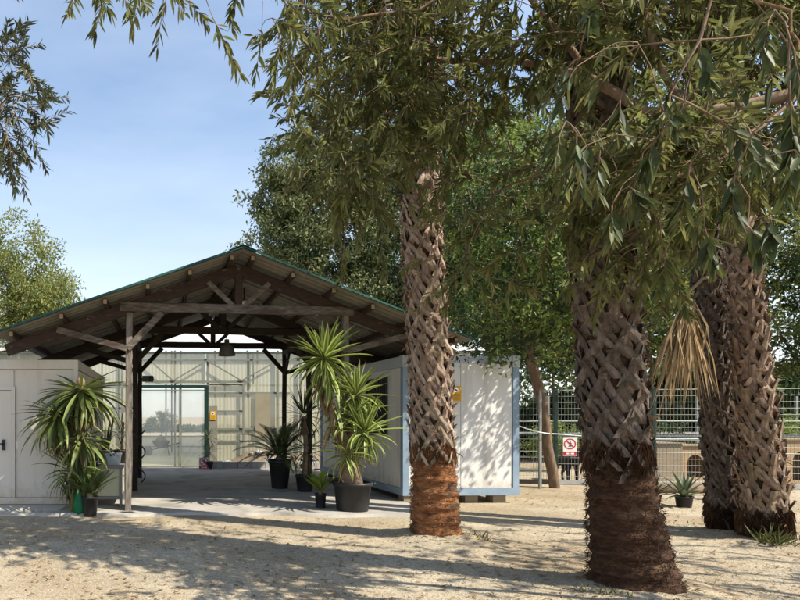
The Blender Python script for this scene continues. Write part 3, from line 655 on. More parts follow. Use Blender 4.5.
# sliding door: green frame, two dusty panes
door = gpart('door', M['green_metal'], lambda b: (b.box((dl, YG-.16, gz(388)), (drr+.10, YG-.06, gz(385.5))), b.box((drr-.03, YG-.15, .05), (drr+.10, YG-.065, gz(388))), b.box((dl-.05, YG-.15, .05), (dl+.05, YG-.065, gz(388)))))
for a, c in ((dl+.06, gx(180)-.03), (gx(180)+.03, drr-.04)):
    gpart('pane', M['glass'], lambda b: b.box((a, YG-.115, .06), (c, YG-.109, gz(389))), door)
gpart('door_bar', M['rail'], lambda b: b.box((gx(180)-.03, YG-.14, .05), (gx(180)+.03, YG-.09, gz(388))), door)
gpart('door_rail', M['rail'], lambda b: b.box((dl+.05, YG-.145, gz(391)), (drr-.03, YG-.125, gz(390))), door)
gpart('board', M['panel_grey'], lambda b: b.box((gx(209), YG-.14, .05), (gx(217), YG-.115, gz(406))))
gpart('board', M['panel_tan'], lambda b: b.box((gx(255), YG-.08, gz(436)), (gx(270), YG-.06, gz(393.5))))
gsx = gx(209.6); yellow_sign('notice_sign', (gsx, YG-.145, gz(420)), 0, .18, .27, 'yellow notice sign on grey board next to the greenhouse door')
# back wall: low opaque sheet, rails, posts, clear film above
YR = YG + 7
for k in range(9):
    x0 = -6.4 + k*1.76
    gpart('back_sheet', M['film_wall'], lambda b: corr(b, x0, x0+1.75, .0, .72, YR, .15))
    gpart('back_film', M['film_clear'], lambda b: b.add([(x0, YR+.03, .72), (x0+1.75, YR+.03, .72), (x0+1.75, YR+.03, ztop+2.2), (x0, YR+.03, ztop+2.2)], [(0, 1, 2, 3)]))
for z in (.30, .74, 1.1, 2.9): rail(-6.4, 9.4, z, .05, YR-.06)
for x in (-3, -1.5, gx(166)*1.37, gx(181)*1.37, 2.2, 4): stud(x, 0, ztop+1.5, .06, YR-.1, 'rail')
gf = MB(); gf.add([(-6.4, YG-.05, .05), (9.4, YG-.05, .05), (9.4, YR, .05), (-6.4, YR, .05)], [(0, 1, 2, 3)])
gf.build('greenhouse_floor', mat('pale_sandy_floor', [(.34, .31, .17), (.46, .42, .26)], 1.5, bump=.2, bscale=25), kind='structure')
# low wheelbarrow-like pan seen inside
wb = empty('wheelbarrow', W(161, 457, 23.5), label='dark wheelbarrow standing inside the greenhouse', cat='wheelbarrow')
wx, wy = W(161, 457, 23.5).x, 23.5
b = MB(); b.lathe((wx, wy, .34), [(.14, 0), (.30, .16), (.36, .30)], 10, capt=False); b.lathe((wx, wy, .345), [(.02, 0), (.28, .16), (.34, .29)], 10, capb=False, capt=False); b.build('tray', M['dark_metal'], wb)
b = MB(); b.lathe((wx, wy, .36), [(.25, .2), (.22, .32), (.12, .45), (.03, .50)], 9); b.build('load', M['soil'], wb)
for sx in (-.2, .2):
    b = MB(); b.tube([(wx-.5, wy+sx*.6, .25), (wx, wy+sx, .36), (wx+.75, wy+sx*1.2, .55)], .018, 6); b.build('handle', M['dark_metal'], wb)
    b = MB(); b.tube([(wx+.25, wy+sx, .42), (wx+.32, wy+sx, .05)], .016, 6); b.build('leg', M['dark_metal'], wb)
b = MB(); b.tube([(wx-.5, wy-.04, .23), (wx-.5, wy+.04, .23)], .18, 14); b.build('wheel', M['black'], wb)

# low block wall and rubble heap
lw = empty('block_wall', (gx(250), 17.85, 0), label='low wall of grey concrete blocks before the rubble heap', cat='wall')
x = gx(208)
k = 0
while x < 5.2:
    b = MB(); w_ = .40 + random.uniform(-.015, .015); dy = random.uniform(-.012, .012); b.box((x, 17.74+dy, SL), (x+w_, 17.93+dy, SL+.20+random.uniform(-.01, .01))); b.build('block', M['block'], lw); x += w_ + .012
rb = MB(); nx, ny = 40, 14; vs = []
for j in range(ny+1):
    for i in range(nx+1):
        u, v = i/nx, j/ny; X = gx(208) + u*3.9; Y = 17.95 + v*.48
        h = (.14 + .42*math.exp(-((u-.40)/.20)**2) + .30*math.exp(-((u-.8)/.2)**2))*(.35+.65*v) + random.uniform(-.035, .035)
        vs.append((X, Y, max(SL, h)))
rb.add(vs, [(j*(nx+1)+i, j*(nx+1)+i+1, (j+1)*(nx+1)+i+1, (j+1)*(nx+1)+i) for j in range(ny) for i in range(nx)], smooth=True)
heap = rb.build('rubble_heap', M['rubble'], label='heap of earth and rubble against the greenhouse wall', cat='heap')
def rock(b, c, r, mi=0):
    t = (1+5**.5)/2; vs = [(-1, t, 0), (1, t, 0), (-1, -t, 0), (1, -t, 0), (0, -1, t), (0, 1, t), (0, -1, -t), (0, 1, -t), (t, 0, -1), (t, 0, 1), (-t, 0, -1), (-t, 0, 1)]
    fs = [(0, 11, 5), (0, 5, 1), (0, 1, 7), (0, 7, 10), (0, 10, 11), (1, 5, 9), (5, 11, 4), (11, 10, 2), (10, 7, 6), (7, 1, 8), (3, 9, 4), (3, 4, 2), (3, 2, 6), (3, 6, 8), (3, 8, 9), (4, 9, 5), (2, 4, 11), (6, 2, 10), (8, 6, 7), (9, 8, 1)]
    sx, sy, sz = [r*random.uniform(.35, .65) for _ in range(3)]; c = Vector(c)
    b.add([c + Vector((v[0]*sx*random.uniform(.8, 1.2), v[1]*sy*random.uniform(.8, 1.2), v[2]*sz*random.uniform(.7, 1.1))) for v in vs], fs, mi)
for k in range(26):
    u = random.uniform(.05, .85); v = random.uniform(.1, .9); h = (.14 + .42*math.exp(-((u-.40)/.20)**2) + .30*math.exp(-((u-.8)/.2)**2))*(.35+.65*v)
    b = MB(); rock(b, (gx(208)+u*3.9, 17.95+v*.48, h+.02), random.uniform(.05, .12)); b.build('rubble_stone', M['block'], heap)

def no_entry_sign(o, w, h, rz, label, tilt=0, group=None):
    """white board, red ring with bar over a walking figure, red caption strip with white print"""
    root = empty('warning_sign', o, rz, label=label, cat='sign', group=group); root.rotation_euler.x = tilt
    def put(n, m, b):
        me = b.mesh(n); me.materials.append(m); return link(n, me, root, world_space=False)
    b = MB(); b.box((0, -.006, 0), (w, 0, h)); put('board', M['white'], b)
    cx, cz, r1, r0 = w*.5, h*.64, w*.44, w*.36
    b = MB(); n_ = 32; ring = [(cx+r*math.cos(2*math.pi*i/n_), -.009, cz+r*math.sin(2*math.pi*i/n_)) for r in (r0, r1) for i in range(n_)]
    b.add(ring, [(i, (i+1) % n_, n_+(i+1) % n_, n_+i) for i in range(n_)])
    d = r0/2**.5; q = w*.03
    b.add([(cx-d-q, -.0095, cz+d-q), (cx-d+q, -.0095, cz+d+q), (cx+d+q, -.0095, cz-d+q), (cx+d-q, -.0095, cz-d-q)], [(0, 1, 2, 3)]); put('ring', M['red'], b)
    b = MB(); y = -.0075
    n2 = 10; b.add([(cx+.02*w+w*.05*math.cos(2*math.pi*i/n2), y, cz+w*.20+w*.05*math.sin(2*math.pi*i/n2)) for i in range(n2)], [tuple(range(n2))])
    def st(p, q_, t): 
        p, q_ = Vector((p[0], 0, p[1])), Vector((q_[0], 0, q_[1])); dv = (q_-p).normalized(); s_ = Vector((-dv.z, 0, dv.x))*t
        b.add([(cx+v.x*w, y-.0003*len(b.f) % .001, cz+v.z*w) for v in (p-s_, q_-s_, q_+s_, p+s_)], [(0, 1, 2, 3)])
    st((.02, .14), (.0, -.04), .05); st((0, -.04), (-.10, -.24), .028); st((0, -.04), (.08, -.22), .028); st((.02, .12), (-.12, .02), .022); st((.02, .12), (.14, .0), .022); put('walking_figure', M['ink'], b)
    b = MB(); b.box((w*.02, -.0085, h*.025), (w*.98, -.006, h*.235)); put('caption_strip', M['red'], b)
    for a, c in ((.24, .42), (.46, .54), (.58, .80)):
        b = MB(); b.box((w*a, -.010, h*.09), (w*c, -.0085, h*.175)); put('print', M['white'], b)
    return root
p = W(199, 470.5, 17.6); no_entry_sign((p.x, 17.6, SL), .29, .34, 0, 'red and white no entry sign leaning by the greenhouse door', R(-6))

# ------------------------------------------------------------------ plants with strap leaves
def strap_mesh(name, L, w, curve, mats, cols=4, st=7, fold=.25, wpos=.35, twist=0.0, tip=False):
    """blade along +Z that bends towards +X; curve = total bend in radians; margins take the second material"""
    vs = []; p = Vector((0, 0, 0)); a = 0.0
    for i in range(st+1):
        u = i/st; ww = w*(min(1, .55+u/wpos*.45) if u < wpos else max(.02, 1-((u-wpos)/(1-wpos))**1.9)); a = curve*u**1.5
        t = Vector((math.sin(a), 0, math.cos(a))); nrm = Vector((math.cos(a), 0, -math.sin(a))); tw_ = twist*u
        for j in range(cols+1):
            c = j/cols*2-1; s_ = Vector((0, 1, 0))*math.cos(tw_) + nrm*math.sin(tw_)
            vs.append(p + s_*c*ww/2 - nrm*(1-abs(c))*ww*fold*-1)
        p = p + t*L/st
    b = MB(); m_ = cols+1
    for i in range(st):
        for j in range(cols):
            b.f.append((i*m_+j, i*m_+j+1, (i+1)*m_+j+1, (i+1)*m_+j)); b.m.append(len(mats)-1 if tip and i >= st-1 else (1 if cols == 4 and j in (0, cols-1) else 0)); b.sm.append(True)
    b.v = [tuple(v) for v in vs]; me = b.mesh(name)
    for m in mats: me.materials.append(m)
    return me

def place_leaf(me, parent, pos, az, elev, roll=0.0, sc=1.0, name='leaf'):
    """elev 90 = upright, 0 = level, below 0 = hanging"""
    o = bpy.data.objects.new(name, me); col.objects.link(o); o.parent = parent; o.matrix_parent_inverse = PW(parent).inverted()
    m = Matrix.Rotation(az, 4, 'Z') @ Matrix.Rotation(math.pi/2 - elev, 4, 'Y') @ Matrix.Rotation(roll, 4, 'Z')
    o.matrix_basis = Matrix.Translation(pos) @ m @ Matrix.Scale(sc, 4)
    return o

def rosette(parent, c, meshes, dead, n, e_hi, e_lo, ndead=0, spread=.05, sc=(.8, 1.1), name='leaf'):
    c = Vector(c)
    for k in range(n):
        u = (k+.5)/n; az = k*2.39996 + random.uniform(-.2, .2); el = R(e_hi + (e_lo-e_hi)*u**.9 + random.uniform(-7, 7))
        me = meshes[min(len(meshes)-1, int(u*len(meshes)))]
        place_leaf(me, parent, c + Vector((math.cos(az)*spread*.6, math.sin(az)*spread*.6, -.16*u)), az, el, random.uniform(-.4, .4), random.uniform(*sc)*(.75+.25*math.sin(math.pi*min(1, u*1.3+.15))), name)
    for k in range(ndead):
        az = random.uniform(0, 6.283); place_leaf(random.choice(dead), parent, c + Vector((math.cos(az)*spread*.8, math.sin(az)*spread*.8, -.18-random.random()*.18)), az, R(random.uniform(-88, -60)), random.uniform(-.5, .5), random.uniform(.6, .95), 'dry_leaf')

def pot_mesh(b, c, r0, r1, h, rim=.02, n=24):
    b.lathe(c, [(r0, 0), (r0*1.01, .01), (r1*.97, h*.86), (r1*1.05, h*.87), (r1*1.06, h), (r1*.98, h), (r1*.96, h*.9)], n, capt=False)
def pot(parent, c, r0, r1, h, m='black', handles=False):
    b = MB(); pot_mesh(b, c, r0, r1, h); o = b.build('pot', M[m], parent)
    b = MB(); b.lathe(Vector(c)+Vector((0, 0, h*.78)), [(r1*.95, 0), (r1*.97, h*.1), (r1*.3, h*.14)], 20); b.build('soil', M['soil'], parent)
    if handles:
        for sx in (-1, 1):
            b = MB(); b.tube([Vector(c)+Vector((sx*r1*1.03, -.07, h*.93)), Vector(c)+Vector((sx*r1*1.18, -.06, h*.96)), Vector(c)+Vector((sx*r1*1.18, .06, h*.96)), Vector(c)+Vector((sx*r1*1.03, .07, h*.93))], .014, 6); b.build('pot_handle', M[m], o)
    return o

yv = [M['yucca_mid'], M['yucca_edge'], M['yucca_dead']]
YV = [strap_mesh('variegated_leaf', .68, .088, .2, yv), strap_mesh('variegated_leaf', .78, .095, .5, yv), strap_mesh('variegated_leaf', .80, .095, 1.0, yv, twist=.4), strap_mesh('variegated_leaf', .80, .09, 1.5, yv, twist=-.5, tip=True)]
yg = [M['yucca_green'], M['yucca_dead']]
YG_ = [strap_mesh('long_leaf', .78, .07, .4, yg, 2), strap_mesh('long_leaf', .95, .08, 1.0, yg, 2, 9, tip=True), strap_mesh('long_leaf', 1.0, .08, 1.35, yg, 2, 9, twist=.5, tip=True), strap_mesh('long_leaf', 1.0, .076, 1.5, yg, 2, 9, twist=-.5, tip=True)]
YD = [strap_mesh('dry_leaf', .62, .042, .5, [M['yucca_dead']], 2, 6, twist=1.2), strap_mesh('dry_leaf', .5, .04, -.4, [M['yucca_dead']], 2, 6, twist=-1.5)]
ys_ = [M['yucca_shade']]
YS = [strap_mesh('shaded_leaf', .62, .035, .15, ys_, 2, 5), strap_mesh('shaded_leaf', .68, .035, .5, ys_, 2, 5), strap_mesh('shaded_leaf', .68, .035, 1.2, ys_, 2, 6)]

# big variegated yucca in a tub
c = Vector((3.13, 9.92, SL)); bigy = empty('potted_yucca', c, label='tall branching yucca with yellow-edged leaves in large black tub', cat='potted plant')
pot(bigy, c, .25, .305, .47, handles=True)
b = MB(); b.tube([c+V(-.02, 0, .4), c+V(-.04, 0, .62), c+V(-.05, 0, .9), c+V(-.10, 0, 1.12), c+V(-.2, 0, 1.3)], [.20, .185, .14, .10, .075], 14, jit=.05)
b.tube([c+V(-.12, 0, 1.12), c+V(-.30, 0, 1.42), c+V(-.36, .02, 1.8), c+V(-.42, .02, 2.15), c+V(-.46, .02, 2.52)], [.085, .07, .06, .055, .05], 10, jit=.05)
b.tube([c+V(-.05, 0, 1.0), c+V(.02, .05, 1.4), c+V(.08, .08, 1.98)], [.08, .055, .045], 9, jit=.05)
b.tube([c+V(-.02, -.02, .85), c+V(.10, -.10, 1.05), c+V(.16, -.12, 1.22)], [.08, .055, .045], 9, jit=.05)
b.tube([c+V(-.28, .1, 1.45), c+V(-.46, .1, 1.7), c+V(-.52, .12, 2.0)], [.05, .035, .03], 8, jit=.05)
b.build('trunk', M['yucca_trunk'], bigy)
rosette(bigy, c+V(-.46, .02, 2.58), YV, YD, 84, 88, -75, 16)
rosette(bigy, c+V(.10, .08, 1.98), YV, YD, 58, 86, -68, 5, sc=(.75, 1.0))
rosette(bigy, c+V(.16, -.14, 1.36), YV, YD, 60, 85, -60, 3, sc=(.75, 1.0))
rosette(bigy, c+V(-.16, -.18, 1.0), YV[1:], YD, 26, 60, -60, 3, sc=(.6, .85))
rosette(bigy, c+V(-.40, .0, 2.25), YV[2:], YD, 26, -20, -80, 22, sc=(.7, .95)); rosette(bigy, c+V(.04, .0, 1.62), YV[1:], YD, 24, 50, -75, 8, sc=(.6, .9)); rosette(bigy, c+V(-.30, -.02, 1.75), YV[2:], YD, 8, -20, -80, 22, sc=(.6, .85))
# small fern-like pot next to it
def cycad(c, name, label, m, r0, r1, h, nf, fl, potm='black', nleaf=22, lw=.014, lift=(75, 15), lratio=.24, cup=.5, arch=.7, group=None):
    root = empty(name, c, label=label, cat='potted plant'); pot(root, c, r0, r1, h, potm)
    b = MB(); b.lathe(Vector(c)+V(0, 0, h*.85), [(r1*.35, 0), (r1*.38, h*.2), (r1*.25, h*.32)], 12, smooth=True); b.build('trunk', M['yucca_trunk'], root)
    vars_ = []
    for q in range(2):
        b = MB(); pts = []; p_ = Vector((0, 0, 0))
        for i in range(13):
            a = (arch+.25*q)*(i/12)**1.4; pts.append(p_.copy()); p_ = p_ + Vector((math.sin(a), 0, math.cos(a)))*fl/12
        b.tube(pts, [.008*(1-.8*i/12) for i in range(13)], 4, caps=False)
        for k in range(nleaf):
            u = .10 + .9*k/nleaf; f = u*12; i = min(11, int(f)); pos = pts[i].lerp(pts[i+1], f-i); tg = (pts[i+1]-pts[i]).normalized(); nr = Vector((0, 1, 0)).cross(tg)
            ll = fl*lratio*(math.sin(math.pi*(.12+.85*u)))**.7
            for sy in (-1, 1):
                d = (tg*.75 + Vector((0, sy, 0)) - nr*cup*-.4).normalized(); sd = d.cross(nr).normalized()
                b.add([pos, pos + d*ll*.45 + sd*lw, pos + d*ll, pos + d*ll*.45 - sd*lw], [(0, 1, 2), (0, 2, 3)])
        me = b.mesh('frond'); me.materials.append(M[m]); vars_.append(me)
    for k in range(nf):
        u = (k+.5)/nf; az = k*2.39996 + random.uniform(-.15, .15)
        place_leaf(vars_[k % 2], root, Vector(c)+V(0, 0, h*1.12), az, R(lift[0] + (lift[1]-lift[0])*u + random.uniform(-6, 6)), random.uniform(-.2, .2), random.uniform(.85, 1.1), 'frond')
    return root
def GP(px, py, z=SL): 
    Y = F*(EYE-z)/(py-PY); return Vector(((px-PX)/F*Y, Y, z))
cycad(GP(320.5, 507.5), 'potted_fern', 'small yellow-green fern in little black pot beside the big tub', 'fern', .075, .095, .24, 13, .42, nleaf=16, lw=.022, lift=(82, 40), lratio=.2, arch=.5)
p = GP(342+30, 508); 
# cycad in a tall dark pot in the shade
cycad(Vector((2.52, 12.95, SL)), 'potted_cycad', 'wide dark cycad in tall black pot under the shed', 'cycad', .17, .24, .62, 26, 1.02, nleaf=34, lw=.012, lift=(80, 4), lratio=.2, arch=.95)
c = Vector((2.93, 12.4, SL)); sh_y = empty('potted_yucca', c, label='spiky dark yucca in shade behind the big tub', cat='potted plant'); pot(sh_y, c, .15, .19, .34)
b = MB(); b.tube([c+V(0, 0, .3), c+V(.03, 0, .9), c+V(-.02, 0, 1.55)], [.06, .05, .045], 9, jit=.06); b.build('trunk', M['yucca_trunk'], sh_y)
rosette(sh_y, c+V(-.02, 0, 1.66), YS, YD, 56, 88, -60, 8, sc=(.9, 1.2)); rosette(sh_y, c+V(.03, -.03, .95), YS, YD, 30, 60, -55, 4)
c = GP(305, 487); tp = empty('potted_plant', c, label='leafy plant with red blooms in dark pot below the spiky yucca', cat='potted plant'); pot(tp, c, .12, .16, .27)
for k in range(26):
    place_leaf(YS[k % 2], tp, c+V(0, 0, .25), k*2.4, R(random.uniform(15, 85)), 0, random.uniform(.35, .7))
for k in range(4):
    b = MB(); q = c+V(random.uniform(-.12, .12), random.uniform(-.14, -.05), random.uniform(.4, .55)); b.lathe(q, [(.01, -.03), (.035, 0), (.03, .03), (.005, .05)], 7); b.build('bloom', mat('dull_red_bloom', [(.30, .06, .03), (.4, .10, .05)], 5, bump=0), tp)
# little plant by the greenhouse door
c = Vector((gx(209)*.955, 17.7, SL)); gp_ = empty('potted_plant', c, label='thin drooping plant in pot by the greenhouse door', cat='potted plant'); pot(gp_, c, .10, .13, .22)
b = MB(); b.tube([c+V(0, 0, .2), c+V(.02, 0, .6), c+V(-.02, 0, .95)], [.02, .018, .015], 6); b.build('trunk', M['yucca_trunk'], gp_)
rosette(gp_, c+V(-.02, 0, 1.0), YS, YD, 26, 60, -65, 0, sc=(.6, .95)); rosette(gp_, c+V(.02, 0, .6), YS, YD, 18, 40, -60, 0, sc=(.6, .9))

# drooping yucca in front of the cream cabin
c = Vector((-1.38, 9.86, .02)); dy = empty('yucca_plant', c, label='large drooping green yucca with dry skirt against the cream cabin', cat='plant')
b = MB(); b.tube([c, c+V(.0, 0, .5), c+V(.02, .0, 1.1), c+V(.03, 0, 1.95), c+V(.03, 0, 2.10)], [.10, .08, .07, .075, .05], 10, jit=.06)
b.tube([c+V(0, 0, .8), c+V(-.22, -.03, 1.2), c+V(-.40, -.05, 1.62)], [.06, .05, .045], 9, jit=.06)
b.tube([c+V(0, 0, .15), c+V(-.08, -.06, .45), c+V(-.10, -.08, .62)], [.06, .05, .04], 9, jit=.06); b.build('trunk', M['yucca_trunk'], dy)
rosette(dy, c+V(.03, 0, 2.04), YG_, YD, 120, 30, -80, 34, sc=(.85, 1.12)); rosette(dy, c+V(-.34, -.05, 1.66), YG_, YD, 84, 28, -80, 22, sc=(.8, 1.05))
rosette(dy, c+V(-.10, -.08, .75), YG_[:3], YD, 44, 88, -55, 8, sc=(.6, .85)); rosette(dy, c+V(.05, -.05, 1.25), YG_[1:], YD, 40, 20, -75, 26, sc=(.75, .95))
b = MB(); b.lathe(c+V(.03, 0, 2.08), [(.05, -.03), (.075, .02), (.07, .09), (.03, .13)], 10, smooth=True); b.build('flower_stub', M['yucca_dead'], dy)
for k in range(60): place_leaf(YG_[k % 2], dy, c+V(random.uniform(-.14, .2), random.uniform(-.2, .02), random.uniform(.02, .10)), random.uniform(0, 6.28), R(random.uniform(60, 88)), 0, random.uniform(.5, .78))
for k in range(6): place_leaf(YD[0], dy, c+V(.03, -.02, 2.1), k*1.05, R(random.uniform(20, 70)), 0, random.uniform(.2, .35), 'dry_leaf')
cycad(GP(90, 515, .02), 'potted_cycad', 'small upright cycad in grey-black pot before the desk', 'cycad', .105, .135, .30, 16, .62, nleaf=24, lw=.012, lift=(80, 32), lratio=.26, arch=.45)
# green bag behind that pot
c = GP(79, 515, .02); b = MB()
b.tube([c+V(0, .12, .0), c+V(.0, .12, .12), c+V(.01, .12, .28), c+V(0, .12, .38), c+V(0, .12, .43)], [.10, .12, .11, .07, .04], 10, jit=.14)
b.build('plastic_bag', M['green_plastic'], label='crumpled green plastic bag beside the small cycad pot', cat='bag')

# ------------------------------------------------------------------ desk with things on it
dk = empty('desk', (-.95, 10.45, SL), label='cream fronted desk with grey frame beside the timber post', cat='desk')
def dpart(n, m, lo, hi): 
    b = MB(); b.box(lo, hi); return b.build(n, M[m], dk)
M['desk_frame'] = mat('grey_desk_frame', [(.17, .17, .17), (.24, .24, .235)], 4, rough=.5, bump=.03)
xa, xb, ya, yb = -1.36, -.70, 10.32, 11.2
dpart('desk_top', 'desk_frame', (xa, ya-.02, .70), (xb+.02, yb, .74)); dpart('front_panel', 'desk', (xa+.05, ya+.02, .22), (xb-.055, ya+.04, .695)); dpart('side_panel', 'desk', (xb-.035, ya+.06, .22), (xb-.02, yb-.06, .695))
for x in (xa, xb-.05):
    for y in (ya, yb-.05): dpart('leg', 'desk_frame', (x, y, SL), (x+.05, y+.05, .70))
dpart('lower_rail', 'desk_frame', (xa+.05, ya+.005, .17), (xb-.05, ya+.035, .215))
tb = empty('storage_tub', (-.88, 10.5, .742), label='cloudy plastic storage tub with blue clips on the desk', cat='tub')
x0, y0 = -1.02, 10.42
b = MB(); b.add([(x0+.02, y0+.02, .743), (x0+.26, y0+.02, .743), (x0+.26, y0+.22, .743), (x0+.02, y0+.22, .743), (x0, y0, .92), (x0+.28, y0, .92), (x0+.28, y0+.24, .92), (x0, y0+.24, .92)], [(0, 3, 2, 1), (0, 1, 5, 4), (1, 2, 6, 5), (2, 3, 7, 6), (3, 0, 4, 7)]); b.build('tub_body', M['tub'], tb)
b = MB(); b.box((x0-.012, y0-.012, .922), (x0+.292, y0+.252, .945)); b.build('lid', M['tub'], tb)
b = MB(); b.box((x0+.10, y0-.022, .90), (x0+.18, y0-.013, .95)); b.build('clip', M['blue'], tb)
b = MB(); 
for k in range(7): rock(b, (x0+.06+.025*k, y0+.07+.02*(k % 4), .80+.01*(k % 3)), .05)
b.build('contents', M['white'], tb, kind='stuff')
bt = empty('bottle', (-1.17, 10.42, .742), label='dark bottle with red cap standing on the desk', cat='bottle')
b = MB(); b.lathe((-1.17, 10.42, .742), [(.034, 0), (.036, .02), (.036, .13), (.016, .18), (.016, .21)], 14); b.build('bottle_body', M['black'], bt)
b = MB(); b.lathe((-1.17, 10.42, .953), [(.019, 0), (.019, .03), (.01, .035)], 12); b.build('cap', M['red'], bt)
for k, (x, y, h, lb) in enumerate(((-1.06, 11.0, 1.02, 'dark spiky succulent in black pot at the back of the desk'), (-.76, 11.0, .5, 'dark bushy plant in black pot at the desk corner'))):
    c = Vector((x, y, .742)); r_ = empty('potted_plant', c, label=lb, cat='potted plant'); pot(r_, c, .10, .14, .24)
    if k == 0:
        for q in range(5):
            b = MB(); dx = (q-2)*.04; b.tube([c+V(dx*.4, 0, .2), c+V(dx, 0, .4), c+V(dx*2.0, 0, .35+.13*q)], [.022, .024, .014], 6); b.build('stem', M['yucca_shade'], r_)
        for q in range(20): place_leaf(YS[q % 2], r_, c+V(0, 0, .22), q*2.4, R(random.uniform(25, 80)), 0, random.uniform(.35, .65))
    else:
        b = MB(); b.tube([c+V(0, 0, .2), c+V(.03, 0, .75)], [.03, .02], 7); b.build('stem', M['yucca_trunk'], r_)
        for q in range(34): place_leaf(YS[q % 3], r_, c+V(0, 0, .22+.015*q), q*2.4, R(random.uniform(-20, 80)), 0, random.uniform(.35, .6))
# hose reel pipe by the inner post
b = MB(); pts = [(-.44+.08*math.sin(t*.9), 12.25-.05*math.cos(t*.9), .25+.07*t) for t in range(16)]; b.tube(pts, .014, 6); b.build('garden_hose', M['black'], label='black hose hung on the dark inner shed post', cat='hose')

# ------------------------------------------------------------------ palms
def boot_mesh(name, m, stub=.16, leg=.24, w=.085, out=.06, split=.12, q=0):
    """old fan palm leaf base: petiole stub standing off the trunk, two halves running down round it (inverted Y)"""
    rnd = random.Random(q*17+3); b = MB()
    def strip(cs, ws, th):
        vs = []
        for (x, y, z), ww in zip(cs, ws):
            vs += [(x-ww/2, y, z), (x, y, z+th), (x+ww/2, y, z), (x, y, z-th*.6)]
        k = len(cs); fs = [(i*4+j, i*4+(j+1) % 4, (i+1)*4+(j+1) % 4, (i+1)*4+j) for i in range(k-1) for j in range(4)]
        fs += [(3, 2, 1, 0), tuple(range((k-1)*4, k*4))]; b.add(vs, fs)
    # local frame: x sideways, y up the trunk, z outwards
    o = out
    strip([(0, -.03, o*.5), (rnd.uniform(-.01, .01), stub*.4, o*1.1), (rnd.uniform(-.03, .03), stub, o*2.0+.01)], [w*1.25, w*.95, w*rnd.uniform(.6, .85)], .016)
    for sx in (-1, 1):
        l = leg*rnd.uniform(.85, 1.15)
        strip([(sx*.012, .03, o*.75), (sx*split*.5, -l*.38, o*.55), (sx*split, -l*.75, o*.22), (sx*split*1.25, -l, -.01)], [w*.8, w*.95, w*1.0, w*.75], .013)
    me = b.mesh(name); me.materials.append(m); return me

def fan_mesh(name, m, pet, rad, n, span, droop, dead=False, w=.05):
    b = MB(); b.tube([(0, 0, 0), (.0, 0, pet*.5), (.04, 0, pet)], [.02, .014, .01], 5, caps=False)
    for k in range(n):
        a = (k/(n-1)-.5)*span + random.uniform(-.03, .03); l = rad*(.72+.28*math.cos(a*.6))*random.uniform(.9, 1.05)
        if dead: d = Vector((random.uniform(-.12, .22), math.sin(a)*.30, 1)).normalized()
        else: d = Vector((.10*math.cos(a*2), math.sin(a), math.cos(a)))
        p0 = Vector((.04, 0, pet)); s_ = d.cross(Vector((1, 0, 0))).normalized()
        q1 = p0 + d*l*.5; q2 = p0 + d*l*.8 + Vector((droop*.35*l, 0, 0)); q3 = p0 + d*l + Vector((droop*l, random.uniform(-.05, .05), 0))
        b.add([p0, q1-s_*w*.5, q1+s_*w*.5, q2-s_*w*.32, q2+s_*w*.32, q3], [(0, 1, 2), (1, 3, 4, 2), (3, 5, 4)])
    me = b.mesh(name); me.materials.append(m); return me
FAN = [fan_mesh('fan_frond', M['fan'], .9, 1.0, 26, 4.2, -.18), fan_mesh('fan_frond', M['fan'], 1.0, .95, 26, 4.4, -.3)]
DEAD = [fan_mesh('dead_frond', M['dead_grey'], .7, 1.0, 22, 3.0, -.05, True, .045), fan_mesh('dead_frond', M['dead_grey'], .6, .9, 22, 3.0, .06, True, .045)]

